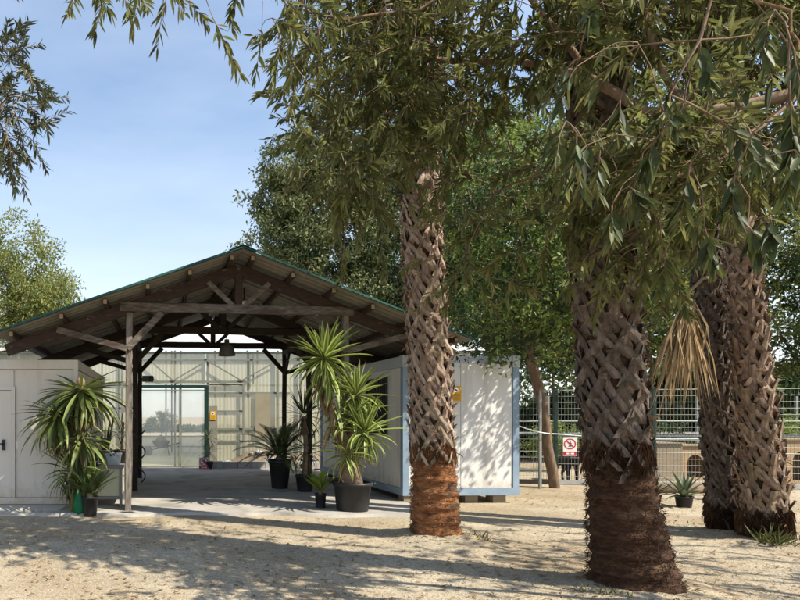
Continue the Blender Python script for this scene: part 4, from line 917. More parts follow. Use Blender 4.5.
def palm(label, path, rad, bark_top, barkm, fibrem, boots, boot_r, crown_z, skirt=True, nfib=2600, boot_top=None, flare=0.0, extra=None):
    """path: centres (x, y, z) from the ground up; rad: radii at those points; boots: list of (mesh, share)"""
    root = empty('fan_palm', path[0], label=label, cat='palm tree')
    zs = np.array([p[2] for p in path]); 
    def at(z): return Vector((np.interp(z, zs, [p[0] for p in path]), np.interp(z, zs, [p[1] for p in path]), z))
    def rd(z): return float(np.interp(z, zs, rad))
    # bark foot with horizontal ridges and ragged surface
    b = MB(); n_ = 40; zz = np.arange(-.05, bark_top+.06, .022); vs = []
    ph = [random.uniform(0, 6.28) for _ in range(6)]; ring_off = {}
    for z in zz:
        c_ = at(z); k_ = .012*math.sin(z*38+ph[0]) + .008*math.sin(z*71+ph[1])
        for j in range(n_):
            a = 2*math.pi*j/n_
            r = rd(z)*(1+.03*math.sin(3*a+ph[2]+z*.7)+.018*math.sin(7*a+ph[3]-z*2)) + k_ + random.uniform(-.009, .009)
            if flare: r += flare*max(0, 1-z/.22)**1.5*(1+.25*math.sin(5*a+ph[4])+.15*math.sin(11*a+ph[5]))
            vs.append((c_.x+math.cos(a)*r, c_.y+math.sin(a)*r, z))
    b.add(vs, [(i*n_+j, i*n_+(j+1) % n_, (i+1)*n_+(j+1) % n_, (i+1)*n_+j) for i in range(len(zz)-1) for j in range(n_)], smooth=True)
    b.build('bark', M[barkm], root)
    # loose fibres on the bark
    z = RNG.uniform(.02, bark_top+.12, nfib); a = RNG.uniform(0, 6.283, nfib)
    C = np.array([tuple(at(q)) for q in z]); r = np.array([rd(q) + (flare*max(0, 1-q/.22)**1.5 if flare else 0) for q in z]) + .004
    o = np.stack([np.cos(a), np.sin(a), np.zeros(nfib)], 1); tg = np.stack([-np.sin(a), np.cos(a), np.zeros(nfib)], 1)
    P = C + o*r[:, None]; D = o*RNG.uniform(.12, .75, (nfib, 1)) + tg*RNG.normal(0, .9, (nfib, 1)) + np.array([0, 0, 1])*RNG.normal(-.25, .5, (nfib, 1))
    v, t = diamond_arrays(P, D, o, RNG.uniform(.02, .075, nfib), RNG.uniform(.003, .008, nfib))
    link('bark_fibres', np_mesh('bark_fibres', v, t, M[fibrem]), root, kind='stuff')
    b = MB(); q = np.arange(bark_top-.05, crown_z+.05, .15); b.tube([at(z_) for z_ in q], [boot_r(z_) for z_ in q], 18, jit=.03); b.build('trunk_core', M['palm_core'], root)
    # long fibres hanging over the top of the bark
    nj = 700; a = RNG.uniform(0, 6.283, nj); z = RNG.uniform(bark_top-.03, bark_top+.22, nj); C = np.array([tuple(at(q)) for q in z])
    o = np.stack([np.cos(a), np.sin(a), np.zeros(nj)], 1); tg = np.stack([-np.sin(a), np.cos(a), np.zeros(nj)], 1)
    v, t = diamond_arrays(C + o*(np.array([rd(q) for q in z])[:, None] + .012), o*RNG.uniform(.05, .4, (nj, 1)) + tg*RNG.normal(0, .5, (nj, 1)) + np.array([0, 0, -1.0]), o, RNG.uniform(.06, .2, nj), RNG.uniform(.004, .011, nj))
    link('hanging_fibres', np_mesh('hanging_fibres', v, t, M[fibrem]), root, kind='stuff')
    # leaf bases in a spiral
    z = bark_top + .04; k = 0; n_vis = 0
    while z < (boot_top or crown_z-.3) and n_vis < 300:
        a = k*2.39996; c_ = at(z); rr = boot_r(z)
        o = Vector((math.cos(a), math.sin(a), 0)); up = (at(z+.1)-at(z)).normalized(); sd = up.cross(o).normalized()
        me = boots[k % len(boots)]
        ob = bpy.data.objects.new('leaf_base', me); col.objects.link(ob); ob.parent = root; ob.matrix_parent_inverse = PW(root).inverted()
        tl = random.uniform(-.09, .09); f = random.uniform(.9, 1.13)
        m3 = Matrix((sd, up, o)).transposed() @ Matrix.Rotation(tl, 3, 'Z') @ Matrix.Rotation(random.uniform(-.06, .08), 3, 'X')
        ob.matrix_basis = Matrix.Translation(c_ + o*(rr-.012)) @ m3.to_4x4() @ Matrix.Scale(f, 4)
        z += (extra or .0185)*random.uniform(.75, 1.25); k += 1; n_vis += 1
    nf2 = 1300; z = RNG.uniform(bark_top, min(crown_z, 6.5), nf2); a = RNG.uniform(0, 6.283, nf2)
    C = np.array([tuple(at(q)) for q in z]); r = np.array([boot_r(q) for q in z]) + RNG.uniform(-.005, .03, nf2)
    o = np.stack([np.cos(a), np.sin(a), np.zeros(nf2)], 1); tg = np.stack([-np.sin(a), np.cos(a), np.zeros(nf2)], 1)
    v, t = diamond_arrays(C + o*r[:, None], o*RNG.uniform(.1, .8, (nf2, 1)) + tg*RNG.normal(0, .8, (nf2, 1)) + np.array([0, 0, 1])*RNG.normal(.1, .8, (nf2, 1)), o, RNG.uniform(.04, .16, nf2), RNG.uniform(.003, .008, nf2))
    link('trunk_fibres', np_mesh('trunk_fibres', v, t, M['fibre']), root, kind='stuff')
    top = at(crown_z)
    for k in range(26):
        az = k*2.39996; el = R(80 - 95*(k/26) + random.uniform(-6, 6)); place_leaf(FAN[k % 2], root, top + Vector((math.cos(az)*.08, math.sin(az)*.08, .1-.012*k)), az, el, random.uniform(-.3, .3), random.uniform(.9, 1.15), 'fan_frond')
    if skirt:
        for k in range(34):
            az = k*2.39996; place_leaf(DEAD[k % 2], root, top + Vector((math.cos(az)*.18, math.sin(az)*.18, -.15-.02*k)), az, R(random.uniform(-84, -58)), random.uniform(-.5, .5), random.uniform(.8, 1.05), 'dead_frond')
    return root

BG = [boot_mesh('leaf_base', M['boot'], q=i, stub=(.07, .12, .17, .10, .20)[i], leg=.23, w=.082, out=.034, split=.125) for i in range(5)]
BD = [boot_mesh('leaf_base', M['boot_dark'], q=i+5, stub=(.07, .12, .15, .10, .18)[i], leg=.24, w=.088, out=.036, split=.13) for i in range(5)]
BS = [boot_mesh('leaf_base', M['boot_dark'], q=i+20, stub=(.12, .2, .16, .08, .26, .16)[i], leg=.22, w=.075, out=.034, split=.11) for i in range(6)]  # slim palm: darker material puts its shadow into the leaf-base colour
BB = [boot_mesh('leaf_base', M['boot_brown'], q=i+10, stub=(.12, .26, .18, .08, .32, .16)[i], leg=.22, w=.078, out=.036, split=.11) for i in range(6)]
palm('orange-footed fan palm with pale criss-cross leaf bases before the white cabin',
     [(3.56, 7.85, 0), (3.55, 7.85, .5), (3.53, 7.85, 1.1), (3.50, 7.85, 2.0), (3.42, 7.85, 3.4), (3.34, 7.85, 5.0), (3.05, 7.85, 12.8)],
     [.29, .275, .235, .22, .2, .2, .2], 1.12, 'palm_bark', 'fibre', BG, lambda z: float(np.interp(z, [1, 1.4, 2.2, 5, 8], [.225, .235, .205, .19, .19])), 12.6, flare=.03, extra=.0195)
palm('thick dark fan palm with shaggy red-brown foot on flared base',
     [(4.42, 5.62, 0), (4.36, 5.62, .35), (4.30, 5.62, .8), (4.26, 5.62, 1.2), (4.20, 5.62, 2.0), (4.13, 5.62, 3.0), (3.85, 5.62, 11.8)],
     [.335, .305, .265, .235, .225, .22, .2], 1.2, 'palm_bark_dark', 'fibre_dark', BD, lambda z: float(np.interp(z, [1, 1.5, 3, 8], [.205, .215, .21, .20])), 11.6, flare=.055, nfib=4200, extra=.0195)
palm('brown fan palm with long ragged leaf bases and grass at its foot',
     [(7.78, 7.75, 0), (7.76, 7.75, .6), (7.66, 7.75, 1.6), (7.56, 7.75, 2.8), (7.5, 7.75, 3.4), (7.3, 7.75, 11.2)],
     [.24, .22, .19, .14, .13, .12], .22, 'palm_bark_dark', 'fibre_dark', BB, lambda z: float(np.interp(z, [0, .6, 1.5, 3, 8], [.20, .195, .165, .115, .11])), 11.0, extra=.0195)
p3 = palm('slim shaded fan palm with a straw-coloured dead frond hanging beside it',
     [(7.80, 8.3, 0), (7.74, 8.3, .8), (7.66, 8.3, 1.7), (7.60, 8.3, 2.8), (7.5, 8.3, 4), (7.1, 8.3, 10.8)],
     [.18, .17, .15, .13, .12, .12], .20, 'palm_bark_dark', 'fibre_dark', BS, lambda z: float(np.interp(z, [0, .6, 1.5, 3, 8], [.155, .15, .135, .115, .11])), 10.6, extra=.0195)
# straw frond hanging from the slim palm
b = MB(); pa = [(7.52, 8.2, 3.5), (7.25, 8.05, 3.45), (6.98, 7.95, 3.25), (6.86, 7.9, 3.05)]
b.tube(pa, [.022, .02, .016, .014], 6); top = Vector(pa[-1])
for k in range(190):
    a = random.uniform(-1, 1); d = Vector((a*.26-.06, random.uniform(-.22, .22), -1)).normalized(); l = random.uniform(.45, 1.62)**.9; s_ = Vector((random.uniform(-1, 1), random.uniform(-1, 1), 0)).normalized()*.012
    q0 = top + Vector((random.uniform(-.05, .12), random.uniform(-.05, .05), random.uniform(-.1, .12))); q1 = q0 + d*l*.5 + Vector((a*.07, random.uniform(-.03, .03), -.02)); q2 = q0 + d*l + Vector((random.uniform(-.1, .06), random.uniform(-.07, .07), 0))
    b.add([q0, q1-s_, q1+s_, q2], [(0, 1, 2), (1, 3, 2)])
b.build('straw_frond', M['straw'], p3)
# camera lamp on the first palm
c = W(401, 185, 7.6); ml = empty('flood_lamp', c, label='small black flood lamp fixed high on the pale palm trunk', cat='floodlight')
b = MB(); b.box((c.x-.10, c.y-.10, c.z-.06), (c.x+.06, c.y, c.z+.06)); b.build('lamp_body', M['black'], ml)
b = MB(); b.tube([c+V(0, 0, 0), c+V(.12, .12, .03), c+V(.2, .22, .03)], .02, 7); b.build('arm', M['black'], ml)
b = MB(); b.lathe(c+V(-.03, -.06, -.13), [(.05, 0), (.065, .04), (.05, .08)], 12); b.build('sensor', M['black'], ml)

# ------------------------------------------------------------------ wire fence, sign, dog, kennels
FA, FB, FH = Vector((7.2, 14.4, 0)), Vector((17.0, 12.4, 0)), 2.2
fence = empty('wire_fence', FA, label='tall welded wire fence with green posts in front of the kennels', cat='fence')
fd = (FB-FA).normalized(); fn = Vector((-fd.y, fd.x, 0)); flen = (FB-FA).length; npan = 5; pl = flen/npan
for k in range(npan+1):
    p_ = FA + fd*pl*k
    b = MB(); b.beam(p_, p_+V(0, 0, FH+.06), .06, .06, up=tuple(fn)); b.build('post', M['green_metal'], fence)
b = MB(); p_ = W(540, 484, 13.2); b.beam((p_.x, 13.2, 0), (p_.x, 13.2, 2.55), .05, .05, up=(0, 1, 0)); b.build('steel_pole', M['galv'], label='thin grey steel pole beside the leaning tree trunk', cat='pole')
for k in range(npan):
    a = FA + fd*(pl*k+.05); e = FA + fd*(pl*(k+1)-.05); b = MB()
    nv = int((e-a).length/.07)
    for i in range(nv+1):
        q = a.lerp(e, i/nv); b.tube([q+V(0, 0, .06), q+V(0, 0, FH)], .0042, 3, caps=False)
    for i in range(16):
        z = .06 + (FH-.06)*i/15; b.tube([a+V(0, 0, z)-fn*.008, e+V(0, 0, z)-fn*.008], .0048 if i % 5 else .010, 3, caps=False)
    b.build('mesh_panel', M['galv'], fence, kind='stuff')
    b = MB(); b.beam(a+V(0, 0, 1.15)+fn*.03, e+V(0, 0, 1.15)+fn*.03, .03, .05); b.build('rail', M['green_metal'] if k == 0 else M['galv'], fence)
    b = MB(); b.beam(a+V(0, 0, .06), e+V(0, 0, .06), .05, .10); b.build('kickboard', M['wood_dark'] if k == 0 else M['block'], fence)
pos = W(563, 456, 13.92); no_entry_sign((pos.x, 13.92, pos.z), .285, .44, fd.angle(Vector((1, 0, 0)))*-1, 'red and white no walking sign hung on the wire fence')
b = MB(); A_, B_, C_, E_ = W(514, 424, 11.0), W(558, 434, 13.9), W(575, 435.5, 13.88), W(735, 438, 13.22)
pts = [A_.lerp(B_, i/8) + V(0, 0, -.05*math.sin(math.pi*i/8)) for i in range(8)] + [B_] + [C_] + [C_.lerp(E_, i/8) + V(0, 0, -.05*math.sin(math.pi*i/8)) for i in range(1, 9)]
b.tube(pts, .011, 6); b.build('barrier_rope', M['rope'], label='pale rope strung from the white cabin along the fence', cat='rope')

# black dog behind the fence, standing, seen from the front quarter
def skin_body(name, verts, edges, radii, m, parent=None, sub=2):
    me = bpy.data.meshes.new(name); me.from_pydata(verts, edges, []); o = bpy.data.objects.new(name, me); col.objects.link(o)
    sk = o.modifiers.new('skin', 'SKIN'); sk.use_smooth_shade = True
    for i, r_ in enumerate(radii): me.skin_vertices[0].data[i].radius = (r_, r_) if not isinstance(r_, tuple) else r_
    me.skin_vertices[0].data[0].use_root = True
    ss = o.modifiers.new('sub', 'SUBSURF'); ss.levels = sub; ss.render_levels = sub
    me.materials.append(m); return o
dp = W(568, 481, 14.6); dp.z = 0
dog = empty('dog', dp + Vector((.04, .15, 0)), R(-97), label='black dog standing behind the wire fence below the no walking sign', cat='dog')
dv = [(0, 0, .50), (.28, 0, .52), (.42, 0, .58), (.54, 0, .72), (.62, 0, .76), (.76, 0, .72), (-.25, 0, .52), (-.36, 0, .50), (-.52, 0, .42), (-.62, 0, .30),
      (.30, .09, .40), (.31, .10, .22), (.31, .10, .04), (.35, .10, .02), (.30, -.09, .40), (.31, -.10, .22), (.31, -.10, .04), (.35, -.10, .02),
      (-.27, .09, .42), (-.22, .10, .30), (-.36, .10, .18), (-.33, .10, .03), (-.29, .10, .02), (-.27, -.09, .42), (-.22, -.10, .30), (-.36, -.10, .18), (-.33, -.10, .03), (-.29, -.10, .02),
      (.58, .07, .84), (.58, -.07, .84)]
de = [(0, 1), (1, 2), (2, 3), (3, 4), (4, 5), (0, 6), (6, 7), (7, 8), (8, 9), (1, 10), (10, 11), (11, 12), (12, 13), (1, 14), (14, 15), (15, 16), (16, 17), (6, 18), (18, 19), (19, 20), (20, 21), (21, 22), (6, 23), (23, 24), (24, 25), (25, 26), (26, 27), (4, 28), (4, 29)]
dr_ = [.115, .14, .11, .085, .085, .04, .115, .09, .025, .014, .06, .04, .033, .035, .06, .04, .033, .035, .08, .055, .032, .028, .034, .08, .055, .032, .028, .034, .02, .02]
bd = skin_body('body', dv, de, dr_, M['dog']); bd.parent = dog
b = MB(); b.tube([(.50+.0*math.cos(a), .10*math.cos(a), .68+.09*math.sin(a)) for a in np.linspace(0, 6.283, 17)], .012, 6, caps=False); me = b.mesh('collar'); me.materials.append(M['collar']); link('collar', me, dog, world_space=False)

# dog kennels behind the fence
def kennel(c, w, h, d, rz, label, arch=True, m='ply', narch=1):
    root = empty('dog_kennel', c, rz, label=label, cat='kennel')
    def kp(n_, mm, fn_):
        b = MB(); fn_(b); me = b.mesh(n_); me.materials.append(M[mm]); return link(n_, me, root, world_space=False)
    kp('side_panel', m, lambda b: b.box((0, .02, 0), (.02, d, h))); kp('side_panel', m, lambda b: b.box((w-.02, .02, 0), (w, d, h))); kp('back_panel', m, lambda b: b.box((.02, d-.02, 0), (w-.02, d, h)))
    kp('roof_board', m, lambda b: b.box((-.04, -.05, h), (w+.04, d+.03, h+.025))); kp('floor_board', m, lambda b: b.box((.02, .02, .03), (w-.02, d-.02, .05)))
    def front(b):
        if not arch: b.box((0, 0, 0), (w, .02, h)); return
        ww = w/narch
        for q in range(narch):
            xo = q*ww; r_ = ww*.31; cx = xo+ww/2; z0 = h*.10; zc = h*.52; n_ = 12
            arc = [(cx-r_, z0)] + [(cx+r_*math.cos(math.pi-math.pi*i/n_), zc+r_*math.sin(math.pi*i/n_)) for i in range(n_+1)] + [(cx+r_, z0)]
            outer = [(xo, z0)] + [(xo, h*.9)]*0 + [((xo + ww*i/n_), h) if 0 < i < n_ else ((xo, h) if i == 0 else (xo+ww, h)) for i in range(n_+1)] + [(xo+ww, z0)]
            vs = [(x, 0, z) for x, z in arc] + [(x, 0, z) for x, z in outer]; k_ = len(arc)
            b.add(vs, [(i, i+1, k_+i+1, k_+i) for i in range(k_-1)]); b.box((xo, 0.0, 0), (xo+ww, .015, z0))
    kp('front_panel', m, front); return root
kennel((12.15, 14.75, 0), .62, .92, .8, 0, 'plain dull wooden kennel with closed front behind the agave pot', False, 'ply_dull')
kennel((12.86, 14.85, 0), .62, .86, .9, 0, 'small wooden kennel with one arched entrance behind the slim palm', True, 'ply', 1)
kennel((14.55, 14.0, 0), 1.5, 1.05, .9, 0, 'yellowish kennel with two dark arches behind the brown palm', True, 'ply', 2)
# white benches / low walls inside the run
lb = empty('slatted_barrier', (13, 18, 0), label='pale open slatted barrier across the back of the kennel run', cat='barrier')
for k in range(4):
    b = MB(); b.box((8.5, 18+.01*k, .35+k*.36), (21, 18.03+.01*k, .40+k*.36)); b.build('slat', M['block'], lb)
for k in range(9):
    b = MB(); b.box((8.6+k*1.5, 18.1, 0), (8.66+k*1.5, 18.16, 2.2)); b.build('post', M['galv'], lb)
# agave and aloe pots by the fence
def agave(c, label, n, L, pr, m='agave'):
    root = empty('potted_agave', c, label=label, cat='potted plant'); pot(root, c, pr*.8, pr, pr*1.5)
    mm = [strap_mesh('agave_leaf', L, L*.14, .45, [M[m]], 2, 6, wpos=.3), strap_mesh('agave_leaf', L, L*.13, .9, [M[m]], 2, 6, wpos=.3)]
    for k in range(n): place_leaf(mm[k % 2], root, Vector(c)+V(0, 0, pr*1.4), k*2.39996, R(85-75*k/n+random.uniform(-6, 6)), 0, random.uniform(.8, 1.1))
agave(GP(684, 507, 0), 'grey-green agave in black pot by the wire fence', 26, .50, .13)
agave(GP(661, 505, 0)+V(.0, .15, 0), 'smaller dark aloe in pot next to the agave', 20, .40, .11, 'yucca_shade')
agave(GP(712, 500, 0), 'little green aloe in pot behind the slim palm', 16, .3, .09, 'yucca_green')
for k, (x, y, l_) in enumerate(((9.3, 12.6, 2.2),)):
    b = MB(); b.tube([(x, y, .09), (x+l_*.5, y-.08, .10), (x+l_, y-.15, .08)], [.09, .10, .08], 9, jit=.05); b.build('log', M['bark_brown'], label=('long fallen log lying along the fence foot', 'short log lying behind the leaning tree trunk')[k], cat='log')

# ------------------------------------------------------------------ background trees
bg_tree('tree', 'sunlit yellow-green feathery tree rising behind the cream cabin', [(-5.6, 20, 0), (-5.5, 20, 2.2), (-5.2, 20, 4), (-4.9, 20, 6)], [[(-5.4, 20, 3), (-3.8, 19.5, 5), (-3.2, 19.5, 6)], [(-5.4, 20, 3), (-7, 20, 5.2)]],
        [((-5.0, 20, 5.8), (2.1, 2.0, 2.6)), ((-3.7, 19.6, 4.9), (1.3, 1.3, 1.4)), ((-6.6, 20.3, 5.6), (1.8, 1.8, 2.4)), ((-5.4, 20, 3.6), (2.4, 1.8, 1.1))], 620, 85, .40, .13, .42, 'leaf_yellow', shell=.3)
bg_tree('tree', 'grey-green broad tree standing tall behind the shed ridge', [(7.4, 22, 0), (7.3, 22, 3), (6.9, 22, 6), (6.6, 22, 8.5)], [[(7.2, 22, 4), (5.2, 21.6, 6.2), (4.4, 21.5, 7.2)], [(7.2, 22, 5), (9, 22.2, 7.5)], [(7, 22, 6), (5.4, 21.5, 9.8)]],
        [((6.2, 22, 8.8), (2.5, 2.0, 2.8)), ((4.7, 21.6, 10.6), (1.3, 1.1, 1.2)), ((4.5, 21.6, 8.0), (1.5, 1.2, 1.3)), ((3.6, 21.5, 7.2), (1.7, .9, .7)), ((4.3, 21.5, 9.6), (1.5, 1.0, 1.0)), ((8.8, 22, 8.5), (2.4, 2, 3.6)), ((7.5, 21.5, 5.0), (3.0, 1.6, 1.6)), ((6.6, 21.9, 11.8), (2.0, 1.6, 1.4))], 980, 90, .44, .15, .5, 'leaf_sage', second='leaf_dark', share=.2)
bg_tree('tree', 'bright green tree with pale leaning trunk beside the white cabin', [(8.72, 13.35, 0), (8.55, 13.35, .9), (8.40, 13.3, 1.9), (8.05, 13.2, 3.0), (7.9, 13.1, 4.2)], [[(8.2, 13.3, 2.6), (7.1, 12.2, 3.6), (6.2, 11.2, 3.7)], [(8.05, 13.2, 3.2), (8.0, 11.4, 4.2), (7.7, 10.0, 4.4)], [(7.9, 13.1, 4.2), (7.0, 11.6, 5.6)], [(8, 13.2, 3.4), (9.6, 12.6, 4.6)], [(8, 13.1, 3.8), (6.8, 13.4, 5.2)]],
        [((7.7, 12.8, 5.0), (2.3, 1.9, 1.6)), ((6.5, 11.2, 3.5), (1.1, .9, .75)), ((5.75, 10.75, 3.0), (.75, .4, .6)), ((9.4, 12.8, 4.6), (1.6, 1.5, 1.4)), ((8.2, 12.0, 3.4), (1.2, .9, .8)), ((7.2, 13, 6.8), (2, 1.8, 1.2)), ((7.6, 10.2, 4.1), (1.6, .8, 1.2)), ((6.9, 10.3, 3.3), (1.0, .5, .7)), ((8.6, 10.0, 4.6), (1.0, .6, .8)), ((6.7, 11.4, 5.4), (1.6, 1.2, 1.2)), ((8.8, 11.0, 4.0), (1.1, .9, .9))], 900, 42, .30, .12, .5, 'leaf_bright', bark='bark_brown', tip=.0085, second='leaf_dark', share=.5)
bg_tree('tree', 'thin dark-stemmed tree between the white cabin and the steel pole', [(8.02, 13.6, 0), (8.05, 13.6, 1.0), (7.95, 13.6, 2.2), (8.0, 13.8, 3.6)], [[(8, 13.6, 2.4), (8.6, 14, 4)]],
        [((8.1, 14.1, 4.4), (1.6, 1.3, 1.5)), ((8.7, 14.4, 3.1), (.9, .9, .8))], 110, 60, .34, .11, .55, 'leaf_dark', tip=.006)
for k, (x, y, z, rx, rz, lm, lb) in enumerate(((11.8, 20.5, 7.4, 3.4, 6.0, 'leaf_bright', 'bright leafy tree behind the kennel run beside the dark palm'), (16.2, 20, 7.6, 3.4, 6.4, 'leaf_yellow', 'yellowish leafy tree behind the kennels beyond the brown palm'),
                                            (20.8, 19.5, 6.8, 3.2, 5.6, 'leaf_dark', 'deep green tree at the end of the kennel run'), (9.6, 27, 9.0, 4.0, 6.5, 'leaf_dark', 'tall dark tree far behind the white cabin'), (17.5, 27, 11.0, 5.0, 7.5, 'leaf_sage', 'tall grey-green tree far behind the kennels'))):
    bg_tree('tree', lb, [(x, y, 0), (x+.1, y, z*.4), (x-.1, y, z*.8)], [[(x, y, z*.4), (x+rx*.5, y, z*.8)], [(x, y, z*.45), (x-rx*.5, y, z*.85)]],
            [((x, y, z), (rx, 2, rz*.75)), ((x-rx*.5, y-.4, z*.72), (rx*.6, 1.6, rz*.5)), ((x+rx*.5, y-.3, z*.8), (rx*.6, 1.6, rz*.5)), ((x+.2, y, z+rz*.5), (rx*.6, 1.5, rz*.4))], 480, 70, .5, .17, .5, lm, second=('leaf_yellow' if lm == 'leaf_dark' else 'leaf_dark'), share=.35, group='trees beyond the kennel run')
for k, (x, y, r_) in enumerate(((11.3, 17.3, .7), (14.2, 17.2, .75), (17.2, 17, .85), (19.5, 16.6, 1.0))):
    lb = ('low green shrub in the kennel run behind the dark palm', 'rounded shrub in the run behind the arched kennel', 'leafy shrub in the run behind the yellowish kennel', 'tall shrub at the far end of the run')[k]
    bg_tree('shrub', lb, [(x, y, 0), (x, y, r_*.6)], [], [((x, y, r_), (r_*1.1, r_*.8, r_))], 50, 70, .3, .10, .5, 'leaf_dark' if k % 2 else 'leaf_bright', cat='shrub')
# tree and hedge seen through the greenhouse
bg_tree('tree', 'rounded tree seen through the greenhouse door', [(-.15, 44, 0), (-.15, 44, .8), (-.1, 44, 1.5)], [], [((-.3, 44, 1.15), (1.1, 1.0, .8)), ((-.9, 44, .8), (.6, .6, .5)), ((.35, 44, 1.2), (.7, .7, .75))], 110, 60, .26, .11, .5, 'leaf_dark')
def hedge(x0, x1, y, h, d, n_, name, label):
    P = np.stack([RNG.uniform(x0, x1, n_), RNG.normal(y, d, n_), np.zeros(n_)], 1); top = h*(.75+.25*np.sin(P[:, 0]*.35)+.12*np.sin(P[:, 0]*1.3)); P[:, 2] = top*RNG.random(n_)**.6
    v, t = diamond_arrays(P, rand_dirs(n_), rand_dirs(n_), RNG.uniform(.25, .5, n_), RNG.uniform(.16, .3, n_))
    o = link(name, np_mesh(name, v, t, M['leaf_dark']), label=label, cat='trees', kind='stuff')
hedge(-70, -8, 60, 7, 2.5, 14000, 'distant_woodland', 'distant dark belt of trees on the horizon'); hedge(24, 90, 48, 9, 2.5, 14000, 'distant_woodland', 'distant dark wood beyond the kennel trees'); hedge(-8, 24, 60, .55, 1.0, 9000, 'distant_hedge', 'low distant hedge beyond the greenhouse')
hedge(9, 26, 23.5, 3.4, .8, 16000, 'back_hedge', 'dense dark hedge closing the back of the kennel run')

# ------------------------------------------------------------------ near tree whose boughs hang over the yard
nt = empty('overhanging_tree', (7.2, 3.3, 0), label='leafy tree with long drooping leaves hanging over the whole yard', cat='tree')
t = Tree(); t.limb([(7.2, 3.3, 0), (7.0, 3.4, 1.4), (6.5, 3.7, 2.9)])
a1 = t.limb([W(800, 92, 4.2), W(690, 114, 4.4), W(645, 112, 4.6), W(592, 80, 4.85), W(545, 18, 5.0), W(500, -45, 5.2), W(420, -70, 5.0), W(300, -50, 4.8), W(180, -42, 4.6), W(80, -34, 4.5)], start=len(t.p)-1)
t.limb([W(662, 72, 4.5), W(652, 40, 4.5), W(640, -30, 4.6), W(620, -140, 4.9)], start=t.nearest(W(690, 114, 4.4)))
t.limb([W(520, 62, 5.3), W(440, 60, 5.8), W(375, 105, 6.2), W(335, 150, 6.3)], start=t.nearest(W(592, 80, 4.85)))
t.limb([W(600, 150, 5.2), W(510, 185, 5.8), W(440, 165, 6.2)], start=t.nearest(W(690, 114, 4.4)))
t.limb([W(720, 160, 3.9), W(640, 190, 4.2)], start=t.nearest(W(800, 92, 4.2)))
t.limb([W(790, 10, 3.2), W(720, -20, 3.0)], start=t.nearest(W(800, 92, 4.2)))
t.limb([W(420, 10, 5.4), W(340, 20, 5.4)], start=t.nearest(W(500, -45, 5.2)))
t.limb([(6.3, 4.0, 4.4), (5.6, 4.4, 5.8), (5.0, 4.8, 7.0)], start=t.nearest((6.5, 3.7, 2.9))); t.limb([(7.2, 4.4, 4.2), (7.2, 5.0, 5.4)], start=t.nearest((6.5, 3.7, 2.9))); t.limb([(8.0, 4.4, 4.2), (9.4, 4.8, 4.8)], start=t.nearest((6.5, 3.7, 2.9)))
dep = lambda x, y: float(np.interp(x, [280, 420, 560, 700, 820], [6.1, 5.9, 5.2, 4.5, 4.1])) + random.uniform(-.75, .75)
tg = poly_targets([(292, -40), (286, 60), (300, 125), (318, 170), (330, 200), (372, 205), (390, 130), (430, 120), (470, 130), (520, 150), (580, 160), (640, 190), (700, 190), (740, 165), (830, 160), (840, -60)], 1050, dep, -.06)
tg += poly_targets([(330, 200), (345, 262), (385, 250), (440, 290), (500, 300), (560, 245), (600, 290), (655, 290), (760, 210), (700, 190), (600, 165), (500, 150), (420, 130)], 115, dep, -.02) + poly_targets([(372, -20), (372, 150), (400, 165), (450, 165), (470, 120), (470, -20)], 110, lambda x, y: random.uniform(5.2, 7.0))
tg += poly_targets([(300, -220), (300, -40), (900, -40), (900, -220)], 150, lambda x, y: random.uniform(4.2, 6))
tg += [Vector((random.uniform(5.6, 8.0), random.uniform(3.2, 5.6), random.uniform(3.0, 5.6))) for _ in range(110)] + [Vector((random.uniform(7.4, 10.6), random.uniform(3.2, 6.2), random.uniform(3.4, 5.4))) for _ in range(120)]
near = [W(x, y, d) for x, y, d in ((775, 10, 2.7), (790, 40, 2.6), (752, 35, 2.9), (735, 175, 2.7), (795, 150, 2.5), (700, 40, 3.0), (640, 45, 3.2), (655, 140, 3.1), (612, 205, 3.3), (690, 165, 3.0), (748, 225, 2.8), (600, 150, 3.4), (670, 95, 3.0), (720, 120, 2.9), (770, 215, 2.7), (575, 60, 3.6), (550, 120, 3.8), (640, 170, 3.3), (790, 100, 2.6), (620, 100, 3.4), (705, 230, 3.1))]
fringe = [W(x, y-22, 4.55+random.uniform(-.25, .25)) for x, y in ((78, 2), (92, 6), (108, 12), (128, 6), (142, 4), (160, 4), (168, 14), (184, 2), (200, -4), (212, 38), (222, 0), (240, -2), (256, 2), (262, 48), (272, 40), (284, 20), (280, 66), (292, 46), (290, 84), (298, 22), (304, 100), (270, 4), (288, 2), (116, -2), (150, -6), (310, 70), (312, 20))]
near += poly_targets([(545, 10), (800, -10), (800, 235), (745, 235), (600, 190), (560, 120)], 16, lambda x, y: random.uniform(2.7, 3.8))
tips = t.grow(tg + fringe, step=.22, sag=.05); tips_near = t.grow(near, step=.2, sag=.08)
big, small = t.wood(thick=.012, tip=.0032, power=2.35, cap=.17)
big.build('trunk', M['bark_red'], nt); small.build('twigs', M['bark_red'], nt, kind='stuff')
fset = set(); P, D, N, l, w, tw = sprays(t, tips, 27, .42, .118, .24, gravity=.28, spread=.95)
tw.build('leafy_twigs', M['bark_red'], nt, kind='stuff')
P2, D2, N2, l2, w2, tw2 = sprays(t, tips_near, 17, .24, .135, .22, gravity=.8, spread=.85); tw2.build('hanging_twigs', M['bark_red'], nt, kind='stuff')
